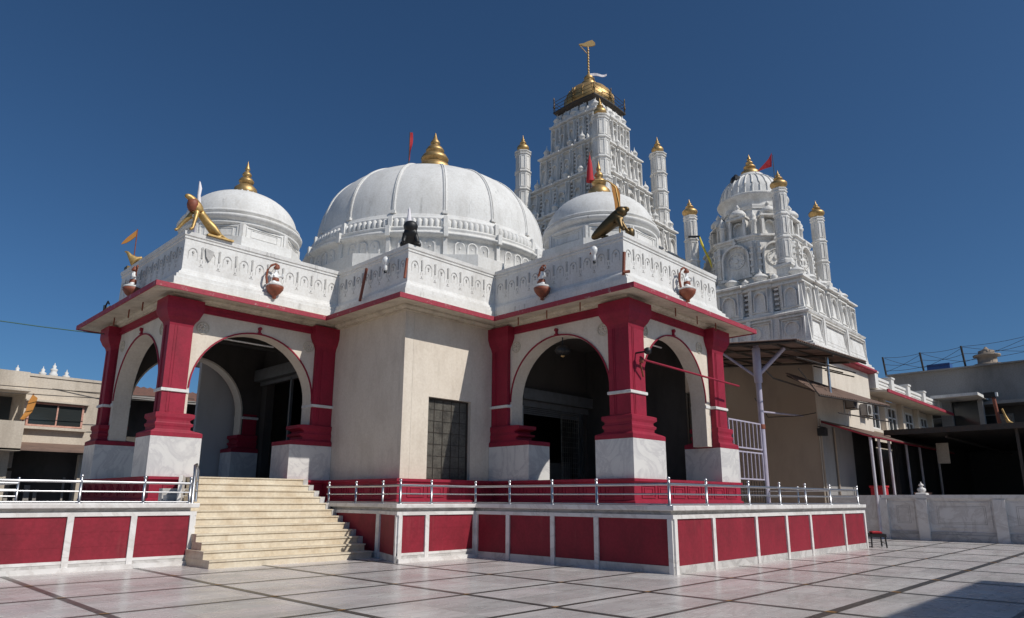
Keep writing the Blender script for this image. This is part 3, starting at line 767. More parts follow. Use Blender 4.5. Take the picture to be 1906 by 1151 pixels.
def pots(root, cx, cy, s, z, r=.2, ts=(-.86, -.43, 0, .43, .86), name='pot_ornament'):
    """little domed pots along the two sides of a ledge that face the courtyard, one object each"""
    big = MB(); big.box(-r * .8, -r * .8, 0, r * .8, r * .8, .12)
    big.lathe(0, 0, [(r * .6, .1), (r * .95, .2), (r * 1.0, .32), (r * 1.15, .34), (r * 1.1, .38), (r * .75, .5), (r * .3, .58), (r * .3, .63), (r * .12, .7), (.01, .85)], 12)
    sm = MB().lathe(0, 0, [(r * .45, 0), (r * .45, .12), (r * .6, .2), (r * .25, .3), (.01, .4)], 8)
    me = mesh_of(big, name, 'tower_white'); ms = mesh_of(sm, 'bud_ornament', 'tower_white')
    off = root_loc(root); seen = set()
    for S, N in (((1, 0), (0, -1)), ((0, -1), (-1, 0))):
        for t, m_, q, nm in [(t, me, .93, name) for t in ts] + [(t, ms, .97, 'bud_ornament') for t in (-.65, -.22, .22, .65)]:
            x = cx + S[0] * t * s + N[0] * s * q; y = cy + S[1] * t * s + N[1] * s * q
            if any(abs(x - a) < .3 and abs(y - b) < .3 for a, b in seen): continue
            seen.add((x, y))
            o = bpy.data.objects.new(nm, m_); COL.objects.link(o); o.parent = root; o.location = Vector((x, y, z)) - off
def turret(root, x, y, z0, z1, r, fin, nst=3, fr=.4):
    mb = MB(); prof = []
    n = nst; h = (z1 - z0)
    prof += [(r * 1.25, z0), (r * 1.25, z0 + .15), (r * 1.08, z0 + .22)]
    for k in range(n):
        a = z0 + .22 + (h - .35) * k / n; b = z0 + .22 + (h - .35) * (k + 1) / n
        q = r * (1.06 - .05 * k)
        prof += [(q, a), (q, b - .18), (q * 1.16, b - .12), (q * 1.16, b - .06), (q * .98, b - .001)]
    prof += [(r * .98, z1 - .13), (r * 1.12, z1 - .08), (r * 1.12, z1 - .03), (r * .7, z1)]
    mb.lathe(x, y, prof, 8, False, math.pi / 8)
    for k in range(n):
        a = z0 + .22 + (h - .35) * k / n; b = z0 + .22 + (h - .35) * (k + 1) / n
        q = r * (1.06 - .05 * k) * math.cos(math.pi / 8)
        for j in range(8):
            t = math.pi / 4 * j; F = Face(mb, (x + q * math.cos(t), y + q * math.sin(t)), (-math.sin(t), math.cos(t)))
            F.frame(-q * .33, q * .33, a + .1, b - .25, .035, -.01, .03)
    tt = part('turret', mb, 'tower_white', root)
    part('finial', MB().lathe(x, y, pot_prof(fr, fin), 24, z=z1 - .02), 'gold', tt)
    return tt

C1 = (33.5, 25.2)
T1 = thing('temple_tower', 'tall tapering white temple spire with gold dome and corner turrets behind the hall', 'temple tower', (*C1, 0))
mb = MB(); mb.loft([ratha(*C1, 4.7, 0), ratha(*C1, 4.6, 14.2)]); part('lower_block', mb, 'tower_white', T1)
tier(T1, *C1, 4.45, 4.3, 14.2, 16.5, 'niche')
tier(T1, *C1, 3.9, 3.72, 16.5, 18.6, 'niche'); pots(T1, *C1, 3.95, 18.6, .22)
tier(T1, *C1, 2.98, 2.78, 18.6, 21.15, 'rosette'); pots(T1, *C1, 2.8, 21.15, .2)
tier(T1, *C1, 2.45, 2.25, 21.15, 23.6, 'rosette'); pots(T1, *C1, 2.3, 23.6, .19)
tier(T1, *C1, 1.92, 1.7, 23.6, 25.95, 'niche'); 
mb = MB(); mb.loft([ratha(*C1, 1.72, 25.9), ratha(*C1, 1.55, 26.7)]); part('neck', mb, 'tower_white', T1)
pots(T1, *C1, 1.72, 25.95, .24)
for dx, dy in ((-1, -1), (1, -1), (1, 1), (-1, 1)):
    turret(T1, C1[0] + 3.17 * dx, C1[1] + 3.17 * dy, 18.5, 24.0, .53, 1.32, 4, .36)
mb = MB()
def wavy(r, z, n=64):
    o = []
    for k in range(n):
        a = 2 * math.pi * k / n
        q = max(abs(math.cos(a)), abs(math.sin(a))); o.append((C1[0] + r / q ** .82 * math.cos(a), C1[1] + r / q ** .82 * math.sin(a), z))
    return o
mb.loft([wavy(1.3, 26.35), wavy(1.6, 26.75), wavy(1.85, 26.92), wavy(1.85, 27.0), wavy(1.2, 27.02)])
pf = part('platform', mb, 'dark_metal', T1)
mb = MB(); ring = []
for k in range(8):
    a = 2 * math.pi * k / 8; q = max(abs(math.cos(a)), abs(math.sin(a))); rr = 1.80 / q ** .82
    x, y = C1[0] + rr * math.cos(a), C1[1] + rr * math.sin(a); ring.append((x, y))
    mb.lathe(x, y, [(.035, 26.97), (.035, 27.3), (.07, 27.32), (.07, 27.42), (.035, 27.45), (.035, 27.9), (.05, 27.93), (.02, 28.1)], 8)
for z in (27.25, 27.5, 27.75):
    mb.tube([(x, y, z) for x, y in ring + ring[:1]], .018, 5)
part('guard_rail', mb, 'bronze', T1)
gd = part('gold_dome', MB().lathe(*C1, [(1.3, 26.98), (1.5, 27.1), (1.66, 27.35), (1.70, 27.6), (1.66, 27.9), (1.5, 28.25), (1.46, 28.28), (1.25, 28.55), (.9, 28.78), (.5, 28.9), (.35, 28.95)], 48), 'gold', T1)
mb = MB()
for k in range(16):
    a = 2 * math.pi * k / 16; mb.tube([(C1[0] + r * math.cos(a), C1[1] + r * math.sin(a), z) for r, z in ((1.52, 27.1), (1.67, 27.38), (1.71, 27.62), (1.67, 27.9), (1.50, 28.25))], .02, 5)
part('dome_seams', mb, 'gold', gd)
part('pot_finial', MB().lathe(*C1, [(.3, 28.75), (.5, 28.85), (.55, 29.05), (.5, 29.25), (.3, 29.4), (.2, 29.45), (.3, 29.52), (.33, 29.65), (.22, 29.8), (.1, 29.9), (.07, 30.0)], 24), 'gold', T1)
mb = MB(); pr = [(.06, 29.9)]
for k in range(9): z = 30.0 + k * .22; pr += [(.045, z), (.085, z + .05), (.085, z + .1), (.045, z + .15)]
pr += [(.04, 32.2)]
mb.lathe(*C1, pr, 8)
part('mast', mb, 'gold', T1)
# gold banner vane at the very top
rt = Vector((.695, -.719, 0)); fw = Vector((.719, .695, 0))
c0 = Vector((*C1, 0))
mb = MB()
def rp(a, z, f=0): v = c0 + rt * a + fw * f; return (v.x, v.y, z)
top = [(-.62, 32.30), (-.30, 32.36), (0, 32.52), (.30, 32.62), (.50, 32.40)]; bot = [(-.62, 32.24), (-.30, 32.14), (0, 32.10), (.30, 32.14), (.50, 32.22)]
rings = [[rp(a, z, -.04), rp(a2, z2, -.04), rp(a2, z2, .04), rp(a, z, .04)] for (a, z), (a2, z2) in zip(bot, top)]
mb.loft(rings); mb.tube([rp(-.6, 32.25), rp(-.1, 31.6)], .03, 6)
part('vane', mb, 'gold', T1)
mb = MB(); rings = []
for k in range(8):
    a = .05 + k * .17; z = 29.92 + .07 * math.sin(k * .9)
    rings.append([rp(a, z - .16 + k * .012, -.03 + .03 * math.sin(k * 1.3)), rp(a, z + .06, -.03 + .03 * math.sin(k * 1.3)), rp(a, z + .06, .0 + .03 * math.sin(k * 1.3)), rp(a, z - .16 + k * .012, .03 * math.sin(k * 1.3))])
mb.loft(rings)
fl = solo('pennant', mb, 'flag_white', 'white pennant streaming right from the mast of the tall spire', 'flag')

C2 = (37, 16)
T2 = thing('domed_temple_tower', 'lower ornate white temple tower with ribbed dome at the right', 'temple tower', (*C2, 0))
mb = MB(); mb.box(32.95, 11.95, 0, 41.05, 20.05, 8.7)
part('podium', mb, 'cream', T2)
part('side_shade_sheet', MB().box(32.92, 11.98, 0, 32.949, 20.05, 8.5), 'brown_and_shade', T2)  # sheet over the podium side, darkened in colour for the canopy's shade
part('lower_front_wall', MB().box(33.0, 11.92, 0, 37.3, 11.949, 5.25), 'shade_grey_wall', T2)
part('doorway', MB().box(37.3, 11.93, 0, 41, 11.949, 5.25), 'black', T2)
mb = MB(); mb.sweep([(32.9, 20.1), (32.9, 11.9), (41.1, 11.9), (41.1, 20.1)], [(-.1, 8.5), (.25, 8.55), (.35, 8.62), (.35, 8.72), (.2, 8.76), (-.1, 8.78)])
part('podium_cornice', mb, 'fascia_red', T2)
# base band
mb = MB(); s0, s1 = 4.15, 4.0
def sq(s, z): return [(C2[0] - s, C2[1] - s, z), (C2[0] + s, C2[1] - s, z), (C2[0] + s, C2[1] + s, z), (C2[0] - s, C2[1] + s, z)]
mb.loft([sq(4.35, 8.77), sq(4.35, 8.87), sq(4.25, 8.92), sq(4.25, 9.02), sq(4.15, 9.07), sq(4.0, 10.5), sq(4.12, 10.53), sq(4.16, 10.62), sq(4.05, 10.7), sq(3.9, 10.72)])
bb = part('base_band', mb, 'tower_white', T2)
mb = MB()
for S, N in (((1, 0), (0, -1)), ((0, 1), (1, 0)), ((-1, 0), (0, 1)), ((0, -1), (-1, 0))):
    F = Face(mb, (C2[0] + N[0] * 4.08, C2[1] + N[1] * 4.08), S)
    for a0, a1 in ((-3.95, -2.45), (-2.1, .9), (1.25, 3.95)) if S == (1, 0) else ((-3.9, -2.3), (-2.0, .1), (.4, 2.3), (2.6, 3.9)):
        F.frame(a0, a1, 9.2, 10.42, .06, -.1, .07); F.frame(a0 + .16, a1 - .16, 9.38, 10.26, .03, -.1, .05)
        if S != (1, 0):
            m_ = (a0 + a1) / 2; F.arc(m_, 9.8, .32, .05, 0, 2 * math.pi, -.1, .06, 14)
    for a in (-2.27, 1.08): F.box(a - .1, a + .1, 9.05, 10.5, -.1, .09)
part('panel_mouldings', mb, 'tower_white', bb)
tier(T2, *C2, 3.85, 3.72, 10.72, 12.6, 'niche', .24, .4); pots(T2, *C2, 3.6, 12.6, .36)
def oct_storey(ap0, ap1, z0, z1, corn):
    k = 1 / math.cos(math.pi / 8)
    return part('storey', MB().lathe(*C2, [(r * k, z) for r, z in ((ap0 + .12, z0), (ap0 + .12, z0 + .12), (ap0, z0 + .16), (ap1, z1 - .3), (ap1 + .08, z1 - .28), (ap1 + .08, z1 - .2), (ap1 + corn, z1 - .14), (ap1 + corn, z1 - .04), (ap1 - .1, z1))], 8, False, math.pi / 8), 'tower_white', T2)
o3 = oct_storey(2.74, 2.6, 12.6, 15.75, .2); o4 = oct_storey(2.10, 1.78, 15.75, 17.9, .1)
for k in range(8):
    a = R(45 * k); c_, s_ = math.cos(a), math.sin(a)
    mb = MB(); F = Face(mb, (C2[0] + 2.7 * c_, C2[1] + 2.7 * s_), (-s_, c_))
    r = .70; zc = 14.5
    F.arc(0, zc, r, .10, 0, math.pi, -.2, .16, 14); F.arc(0, zc - .1, r * .66, .03, 0, 2 * math.pi, -.2, .035, 18)
    for q in range(10): F.disc(r * .5 * math.cos(q * .628), zc - .1 + r * .5 * math.sin(q * .628), .06, -.2, .04, 6, .03)
    F.disc(0, zc - .1, r * .24, -.2, .05, 12, r * .16)
    for q in (-1, 1):
        F.box(q * (r + .05) - .05, q * (r + .05) + .05, 13.4, zc, -.2, .15)
        F.box(q * (r + .24) - .07, q * (r + .24) + .07, 13.4, 15.3, -.2, .10)
        for w in range(5): F.box(q * (r + .24) - .1, q * (r + .24) + .1, 13.5 + w * .36, 13.61 + w * .36, -.2, .16)
    F.disc(0, zc + r + .2, .11, -.2, .18, 8); F.box(-.05, .05, zc + r + .28, zc + r + .45, -.2, .16)
    F.box(-r - .2, r + .2, 13.27, 13.40, -.2, .22)
    part('gable_arch', mb, 'tower_white', o3)
    # domed kiosk above
    mb = MB(); r = .42; F = Face(mb, (C2[0] + 2.12 * c_, C2[1] + 2.12 * s_), (-s_, c_))
    for q in (-1, 1): F.box(q * r - .07, q * r + .07, 15.8, 16.95, -.3, .24)
    F.box(-r - .06, r + .06, 15.76, 15.9, -.3, .28); F.arc(0, 16.5, .25, .04, 0, math.pi, -.3, .08, 8)
    F.box(-.29, -.25, 15.9, 16.5, -.3, .07); F.box(.25, .29, 15.9, 16.5, -.3, .07)
    F.box(-r - .16, r + .16, 16.95, 17.05, -.3, .34); F.box(-r - .04, r + .04, 17.05, 17.17, -.3, .24)
    q_ = F.p(0, 0, -.03); mb.lathe(q_[0], q_[1], [(.36, 0), (.47, .07), (.45, .18), (.32, .36), (.12, .46), (.11, .52), (.16, .56), (.02, .8)], 14, z=17.14)
    part('kiosk', mb, 'tower_white', o4)
    v_ = R(22.5 + 45 * k); mb = MB(); x = C2[0] + 2.42 * math.cos(v_); y = C2[1] + 2.42 * math.sin(v_)
    mb.lathe(x, y, [(.16, 0), (.16, .9), (.22, .95), (.22, 1.03), (.14, 1.08), (.2, 1.2), (.1, 1.4), (.02, 1.6)], 8, z=15.7)
    part('corner_spirelet', mb, 'tower_white', o4)
dr = part('drum', MB().lathe(*C2, [(1.72, 17.7), (1.68, 17.95), (1.70, 18.2), (1.80, 18.38), (1.98, 18.5), (2.02, 18.6), (1.98, 18.66), (1.84, 18.7)], 48), 'tower_white', T2)
d2 = part('dome', MB().lathe(*C2, sup(1.84, 18.64, 1.72, 2.1), 64), 'whitewash', T2)
mb = MB()
for k in range(28):
    a = 2 * math.pi * k / 28; mb.tube([(C2[0] + r * math.cos(a), C2[1] + r * math.sin(a), z) for r, z in sup(1.85, 18.64, 1.74, 2.1, 12)[:-2]], .045, 6)
part('rib', mb, 'whitewash', d2)
part('finial', MB().lathe(*C2, kalash_prof(.55, 1.5), 28, z=20.4), 'gold', d2)
part('lotus_collar', MB().lathe(*C2, [(.8, 20.25), (.75, 20.42), (.5, 20.5)], 16), 'whitewash', d2)
for dx, dy in ((-1, -1), (1, -1), (1, 1), (-1, 1)):
    turret(T2, C2[0] + 2.66 * dx, C2[1] + 2.66 * dy, 13.6, 17.85, .37, 1.12, 3, .40)
    part('turret_pedestal', MB().rects(C2[0] + 2.66 * dx - .36, C2[1] + 2.66 * dy - .36, C2[0] + 2.66 * dx + .36, C2[1] + 2.66 * dy + .36, [(.1, 12.6), (.1, 12.9), (0, 12.95), (0, 13.35), (.12, 13.42), (.12, 13.52), (.0, 13.6)]), 'tower_white', T2)
# AC units and pipes on the podium front wall
for (x, z) in ((37.2, 6.2), (39.4, 6.0)):
    t = thing('air_conditioner', 'boxy air conditioner unit %s on the cream podium wall' % ('nearer the awning' if x < 38 else 'farther right'), 'air conditioner', (x, 11.6, z), 'air conditioners on the podium wall')
    mb = MB(); mb.box(x - .42, 11.55, z, x + .42, 11.9, z + .62); part('casing', mb, 'grey_plaster', t)
    mb = MB(); F = Face(mb, (x - .42, 11.55), (1, 0)); F.disc(.32, z + .31, .23, 0, .02, 16); part('fan_grille', mb, 'dark_metal', t)
    mb = MB(); mb.box(x - .38, 11.5, z - .05, x - .33, 11.94, z - .001); mb.box(x + .33, 11.5, z - .05, x + .38, 11.94, z - .001); part('bracket', mb, 'dark_metal', t)


# ================================================================== RAILINGS
def railing(name, label, pathpts, posts, zs=(1.95, 1.73, 1.50), grp=None, r0=.032):
    c = pathpts[len(pathpts) // 2]
    t = thing(name, label, 'railing', (c[0], c[1], ZT + .02), grp)
    for k, z in enumerate(zs):
        mb = MB()
        for a, b in zip(pathpts, pathpts[1:]): mb.tube([(a[0], a[1], z), (b[0], b[1], z)], r0 if k == 0 else .019, 10)
        part('top_rail' if k == 0 else 'lower_rail', mb, 'steel', t)
    pm = MB().lathe(0, 0, [(.07, 0), (.07, .012), (.034, .02), (.034, zs[0] - ZT - .02), (.034, zs[0] - ZT + .06), (.02, zs[0] - ZT + .065), (.042, zs[0] - ZT + .09), (.042, zs[0] - ZT + .12), (.015, zs[0] - ZT + .145)], 12)
    me = mesh_of(pm, 'post', 'steel')
    for (x, y) in posts:
        o = bpy.data.objects.new('post', me); COL.objects.link(o); o.parent = t
        o.location = Vector((x, y, ZT + .021)) - root_loc(t)
    return t
railing('steel_railing', 'steel railing along the terrace edge right of the stone steps', [(11.85, 19.5), (11.85, 16.55), (11.25, 14.93), (13.95, 14.93), (13.95, 8.5), (26.48, 8.5), (26.48, 13.0)],
        [(11.85, 19.4), (11.85, 17.9), (11.85, 16.55), (11.25, 14.93), (12.3, 14.93), (13.95, 14.93), (13.95, 13.55), (13.95, 12.0), (13.95, 10.55), (13.95, 8.5), (15.66, 8.5), (17.95, 8.5), (19.92, 8.5), (21.8, 8.5), (23.85, 8.5), (26.48, 8.5), (26.48, 10.6), (26.48, 12.9)])
railing('steel_railing', 'steel railing along the front terrace edge left of the stone steps', [(-28, 18.08), (7.1, 18.08)],
        [(x, 18.08) for x in (-27, -22.5, -18, -13.5, -9, -5.5, -2.2, 0.0, 2.3, 4.65, 6.0, 7.08)])
railing('steel_railing', 'second steel railing standing behind the front left one', [(-20, 23.5), (4.5, 23.5), (4.5, 34)],
        [(x, 23.5) for x in (-18, -13, -9, -6, -3, 0, 2.3, 4.5)] + [(4.5, 27), (4.5, 31)], zs=(1.98, 1.8, 1.62))
t = thing('handrail', 'short looped steel handrail at the left edge of the steps', 'handrail', (7.3, 18.3, ZT))
mb = MB(); mb.tube([(7.12, 17.98, ZT), (7.2, 18.2, 2.1), (7.32, 18.55, 2.42), (7.42, 18.7, 2.46), (7.5, 18.75, 2.3), (7.45, 18.6, ZT + .05)], .035, 10); part('loop', mb, 'steel', t)
mb = MB(); mb.tube([(7.24, 18.3, 2.15), (7.50, 18.72, 2.0)], .02, 8); mb.tube([(7.18, 18.1, 1.85), (7.49, 18.7, 1.75)], .02, 8); part('crossbar', mb, 'steel', t)

# ================================================================== STATUES AND FLAGS ON THE PARAPET
def flag_cloth(t, m, pts_top, pts_bot, th=.012):
    """cloth strip lofted between matched edges, with real thickness"""
    mb = MB(); rings = []
    for a, b in zip(pts_top, pts_bot):
        a = Vector(a); b = Vector(b); nrm = Vector((.72, .69, 0)) * th
        rings.append([tuple(a - nrm), tuple(a + nrm), tuple(b + nrm), tuple(b - nrm)])
    mb.loft(rings); return part('cloth', mb, m, t)
def flagpole(name, label, x, y, z0, z1, m_pole, m_cloth, drop, sway=(0, 0), wave=.04, group=None, bend=(0, 0), hoist=None):
    t = thing(name, label, 'flag', (x, y, z0), group)
    mb = MB(); mb.tube([(x, y, z0), (x + bend[0], y + bend[1], z1)], .022, 8); part('pole', mb, m_pole, t)
    n = 7; top = []; bot = []
    for k in range(n):
        q = k / (n - 1)
        z = z1 - .03 - drop * q
        x0 = x + bend[0] * (1 - q * drop / (z1 - z0)); y0 = y + bend[1] * (1 - q * drop / (z1 - z0))
        w = (.14 + .05 * math.sin(q * 5)) * (1 - .55 * q)
        top.append((x0 + .02 * rt.x, y0 + .02 * rt.y, z))
        bot.append((x0 + rt.x * w + sway[0] * q + wave * math.sin(q * 7) * .72, y0 + rt.y * w + sway[1] * q + wave * math.sin(q * 7) * .7, z - .05 * math.sin(q * 6)))
    flag_cloth(t, m_cloth, top, bot)
    return t

# golden lion on the left porch corner
L1 = thing('lion_statue', 'gilded lion statue bounding over the corner of the left porch parapet', 'statue', (7.75, 21.68, 9.84))
v = [(8.25, 21.68, 10.22), (7.95, 21.66, 10.5), (7.74, 21.66, 10.72), (7.62, 21.64, 10.92), (7.45, 21.62, 11.02), (7.30, 21.60, 11.0),
     (7.72, 21.56, 10.5), (7.66, 21.50, 10.2), (7.60, 21.46, 9.90), (7.50, 21.44, 9.88),
     (7.62, 21.80, 10.45), (7.42, 21.88, 10.15), (7.30, 21.92, 9.92), (7.22, 21.92, 9.9),
     (8.42, 21.58, 10.08), (8.55, 21.54, 9.92), (8.40, 21.52, 9.88), (8.40, 21.80, 10.06), (8.62, 21.82, 9.95), (8.78, 21.80, 9.90)]
e = [(0, 1), (1, 2), (2, 3), (3, 4), (4, 5), (2, 6), (6, 7), (7, 8), (8, 9), (2, 10), (10, 11), (11, 12), (12, 13), (0, 14), (14, 15), (15, 16), (0, 17), (17, 18), (18, 19)]
rd = [.15, .145, .15, .14, .11, .07, .09, .06, .05, .055, .09, .06, .05, .055, .12, .075, .055, .12, .07, .04]
skin('body', v, e, rd, 'gold_paint', L1)
mb = MB(); mb.lathe(7.60, 21.64, [(.10, -.3), (.16, -.2), (.185, -.08), (.17, .03), (.11, .12), (.04, .17)], 14, z=10.86); part('mane', mb, 'rust_red', L1)
mb = MB(); mb.tube([(8.45, 21.7, 10.12), (8.8, 21.72, 9.98), (8.92, 21.7, 9.93)], [.05, .035, .04], 8); part('tail', mb, 'gold_paint', L1)
mb = MB(); mb.box(8.1, 21.45, 9.845, 8.95, 21.9, 9.9); part('base', mb, 'gold_paint', L1)
t = thing('flag', 'thin pale pink furled flag behind the gilded lion', 'flag', (7.82, 21.85, 9.84))
mb = MB(); mb.tube([(7.82, 21.85, 9.84), (7.80, 21.86, 11.75)], .02, 6); part('pole', mb, 'lilac', t)
mb = MB(); mb.tube([(7.82, 21.82, 10.75), (7.84, 21.82, 11.0), (7.82, 21.84, 11.25), (7.83, 21.83, 11.5), (7.81, 21.85, 11.72)], [.05, .065, .055, .06, .02], 8); part('cloth', mb, 'flag_white', t)

# dark bronze lion on the right porch corner, body along the shaded parapet
L3 = thing('lion_statue', 'dark bronze lion statue crouching on the corner of the right porch parapet', 'statue', (17.1, 12.1, 9.84))
v = [(17.0, 12.35, 10.12), (17.08, 12.1, 10.32), (17.14, 11.9, 10.48), (17.18, 11.8, 10.62), (17.22, 11.62, 10.68), (17.26, 11.48, 10.64),
     (17.22, 11.78, 10.25), (17.28, 11.66, 10.02), (17.32, 11.58, 9.9), (17.06, 11.74, 10.22), (17.04, 11.66, 10.0), (17.04, 11.56, 9.9),
     (16.98, 12.62, 9.98), (16.96, 12.8, 9.9), (17.1, 12.5, 10.0), (17.14, 12.4, 9.9), (17.16, 12.25, 9.89)]
e = [(0, 1), (1, 2), (2, 3), (3, 4), (4, 5), (2, 6), (6, 7), (7, 8), (2, 9), (9, 10), (10, 11), (0, 12), (12, 13), (0, 14), (14, 15), (15, 16)]
rd = [.21, .2, .19, .16, .12, .07, .09, .06, .06, .09, .06, .06, .16, .07, .15, .08, .06]
skin('body', v, e, rd, 'bronze', L3)
mb = MB(); mb.lathe(17.18, 11.76, [(.08, -.16), (.19, -.08), (.2, .04), (.14, .14), (.03, .19)], 12, z=10.6); part('mane', mb, 'bronze', L3)
mb = MB(); mb.lathe(17.62, 11.74, [(.10, 0), (.15, .08), (.15, .24), (.10, .30)], 12, z=9.86); part('prey', mb, 'bronze', L3, label='lump of dark bronze beside the forepaws')
t = thing('flag', 'long orange banner hanging from a curved pole above the bronze lion', 'flag', (17.36, 11.95, 9.84))
mb = MB(); mb.tube([(17.36, 11.95, 9.84), (17.36, 11.95, 11.0), (17.3, 12.02, 11.6), (17.15, 12.2, 11.82), (16.95, 12.4, 11.86), (16.82, 12.5, 11.84)], .026, 8); part('pole', mb, 'gold_paint', t)
flag_cloth(t, 'flag_orange', [(17.20, 12.14, 11.78), (17.22, 12.1, 11.45), (17.26, 12.06, 11.1), (17.28, 12.04, 10.7), (17.32, 12.0, 10.35)],
           [(17.34, 11.98, 11.62), (17.40, 11.92, 11.35), (17.39, 11.92, 11.0), (17.41, 11.9, 10.6), (17.4, 11.92, 10.3)])

# black lion at the centre corner
L2 = thing('lion_statue', 'black seated lion statue on the centre corner of the parapet', 'statue', (13.15, 17.5, 9.84))
v = [(13.3, 17.65, 10.05), (13.22, 17.55, 10.25), (13.16, 17.48, 10.42), (13.10, 17.42, 10.52), (13.02, 17.33, 10.50),
     (13.28, 17.36, 10.2), (13.3, 17.28, 10.0), (13.28, 17.22, 9.9), (13.02, 17.58, 10.2), (12.96, 17.58, 10.0), (12.92, 17.52, 9.9),
     (13.5, 17.5, 9.98), (13.5, 17.36, 9.9), (13.14, 17.82, 9.98), (13.02, 17.84, 9.9), (13.24, 17.36, 10.62), (13.0, 17.58, 10.62)]
e = [(0, 1), (1, 2), (2, 3), (3, 4), (2, 5), (5, 6), (6, 7), (2, 8), (8, 9), (9, 10), (0, 11), (11, 12), (0, 13), (13, 14), (3, 15), (3, 16)]
rd = [.22, .21, .20, .17, .10, .10, .08, .07, .10, .08, .07, .14, .08, .14, .08, .05, .05]
skin('body', v, e, rd, 'black', L2)
mb = MB(); mb.lathe(13.14, 17.46, [(.12, -.2), (.22, -.1), (.25, .03), (.2, .14), (.08, .2)], 12, z=10.5); part('mane', mb, 'black', L2)
t = thing('flag', 'narrow furled grey white flag standing behind the black lion', 'flag', (13.2, 17.62, 9.84))
mb = MB(); mb.tube([(13.2, 17.62, 9.84), (13.17, 17.65, 11.2)], .02, 8); part('pole', mb, 'steel', t)
mb = MB(); mb.lathe(13.19, 17.63, [(.12, 10.6), (.10, 10.75), (.06, 11.0), (.03, 11.2), (.005, 11.28)], 8); part('cloth', mb, 'flag_white', t)

# bird and yellow flag on the far left corner
t = thing('bird_statue', 'small gilded bird statue on the far left corner of the parapet', 'statue', (7.66, 27.4, 9.84))
mb = MB(); mb.box(7.5, 27.25, 9.845, 7.95, 27.6, 10.05); part('plinth', mb, 'bronze', t)
skin('body', [(7.70, 27.4, 10.42), (7.58, 27.46, 10.52), (7.52, 27.5, 10.64), (7.42, 27.56, 10.66), (7.82, 27.34, 10.40), (7.98, 27.26, 10.5), (7.7, 27.4, 10.1)],
     [(0, 1), (1, 2), (2, 3), (0, 4), (4, 5), (0, 6)], [.13, .09, .06, .02, .10, .04, .05], 'gold_paint', t)
mb = MB(); mb.lathe(7.95, 27.3, [(.02, 0), (.14, .1), (.16, .22), (.08, .3)], 10, z=10.15); part('pot', mb, 'gold_paint', t)
t = thing('flag', 'small yellow flag on a thin pole above the gilded bird', 'flag', (7.75, 27.5, 9.84))
mb = MB(); mb.tube([(7.75, 27.5, 9.84), (7.72, 27.4, 11.6)], .02, 6); part('pole', mb, 'rust_red', t)
flag_cloth(t, 'flag_orange', [(7.72, 27.4, 11.58), (7.6, 27.52, 11.42), (7.48, 27.64, 11.26), (7.36, 27.76, 11.05)], [(7.7, 27.42, 11.3), (7.58, 27.54, 11.14), (7.46, 27.66, 11.03), (7.34, 27.78, 10.98)])

t = thing('eave_ornament', 'small gold and black ornament on the far left corner of the eave', 'ornament', (7.15, 27.4, 7.98))
mb = MB(); mb.lathe(7.15, 27.3, [(.2, 7.98), (.22, 8.1), (.12, 8.2), (.15, 8.3), (.03, 8.42)], 10); part('pot', mb, 'gold_paint', t)
mb = MB(); mb.tube([(7.1, 27.7, 7.98), (7.1, 27.72, 8.5), (7.1, 27.5, 8.62), (7.12, 27.4, 8.5)], .03, 6); mb.tube([(7.1, 27.9, 7.98), (7.1, 27.9, 8.55)], .03, 6); part('hook', mb, 'black', t)
# painted figures on lotus brackets
def bracket_figure(x, y, N, label, col='painted_pink', ring=True, s=1.0):
    t = thing('bracket_figure', label, 'statuette', (x, y, 8.16), 'painted figures on lotus brackets')
    cx, cy = x + N[0] * .36, y + N[1] * .36
    mb = MB(); mb.lathe(cx, cy, [(.02, 0), (.07, .02), (.06, .08), (.10, .12), (.19, .2), (.27, .32), (.29, .42), (.26, .43)], 16, z=8.16)
    F = Face(mb, (x, y), (-N[1], N[0]) if False else (N[1] * -1, N[0])); part('lotus_bracket', mb, 'rust_red', t)
    b = MB(); b.lathe(cx, cy, [(.27, .0), (.29, .03), (.27, .06), (.2, .07)], 16, z=8.59); part('rim', b, 'whitewash', t)
    S = (-N[1], N[0])
    def P(a, z, d=0): return (cx + S[0] * a + N[0] * d, cy + S[1] * a + N[1] * d, z)
    skin('body', [P(0, 8.72), P(0, 8.86), P(0, 9.0), P(0, 9.1), P(0, 9.2), P(-.15, 8.7, .08), P(.02, 8.68, .14), P(.15, 8.7, .08), P(-.02, 8.68, .16), P(-.14, 8.98), P(-.18, 8.85, .06), P(.14, 8.98), P(.2, 8.95, .1), P(.2, 9.08, .1)],
         [(0, 1), (1, 2), (2, 3), (3, 4), (0, 5), (5, 6), (0, 7), (7, 8), (2, 9), (9, 10), (2, 11), (11, 12), (12, 13)],
         [.10, .08, .085, .04, .065, .05, .03, .05, .03, .035, .03, .035, .03, .025], 'bulb_white', t)
    mb = MB(); mb.lathe(cx, cy, [(.09, 9.22), (.1, 9.26), (.06, 9.32), (.02, 9.38)], 10); part('crown', mb, 'rust_red', t)
    mb = MB(); mb.lathe(cx, cy, [(.10, 8.74), (.12, 8.78), (.11, 8.88), (.085, 8.9)], 12); part('waistcloth', mb, 'rust_red', t)
    if ring:
        mb = MB(); mb.tube([P(-.22, 8.66, -.12), P(-.28, 8.9, -.12), P(-.25, 9.15, -.12), P(-.15, 9.33, -.1), P(0, 9.42, -.08), P(.1, 9.38, -.06), P(.12, 9.28, -.04)], [.045, .04, .04, .04, .035, .03, .03], 8)
        part('tail_arch', mb, 'rust_red', t)
    return t
bracket_figure(10.4, 21.6, (0, -1), 'painted figure on a red lotus bracket above the wide entrance arch')
bracket_figure(17.08, 14.75, (-1, 0), 'painted figure on a lotus bracket on the shaded side of the right porch')
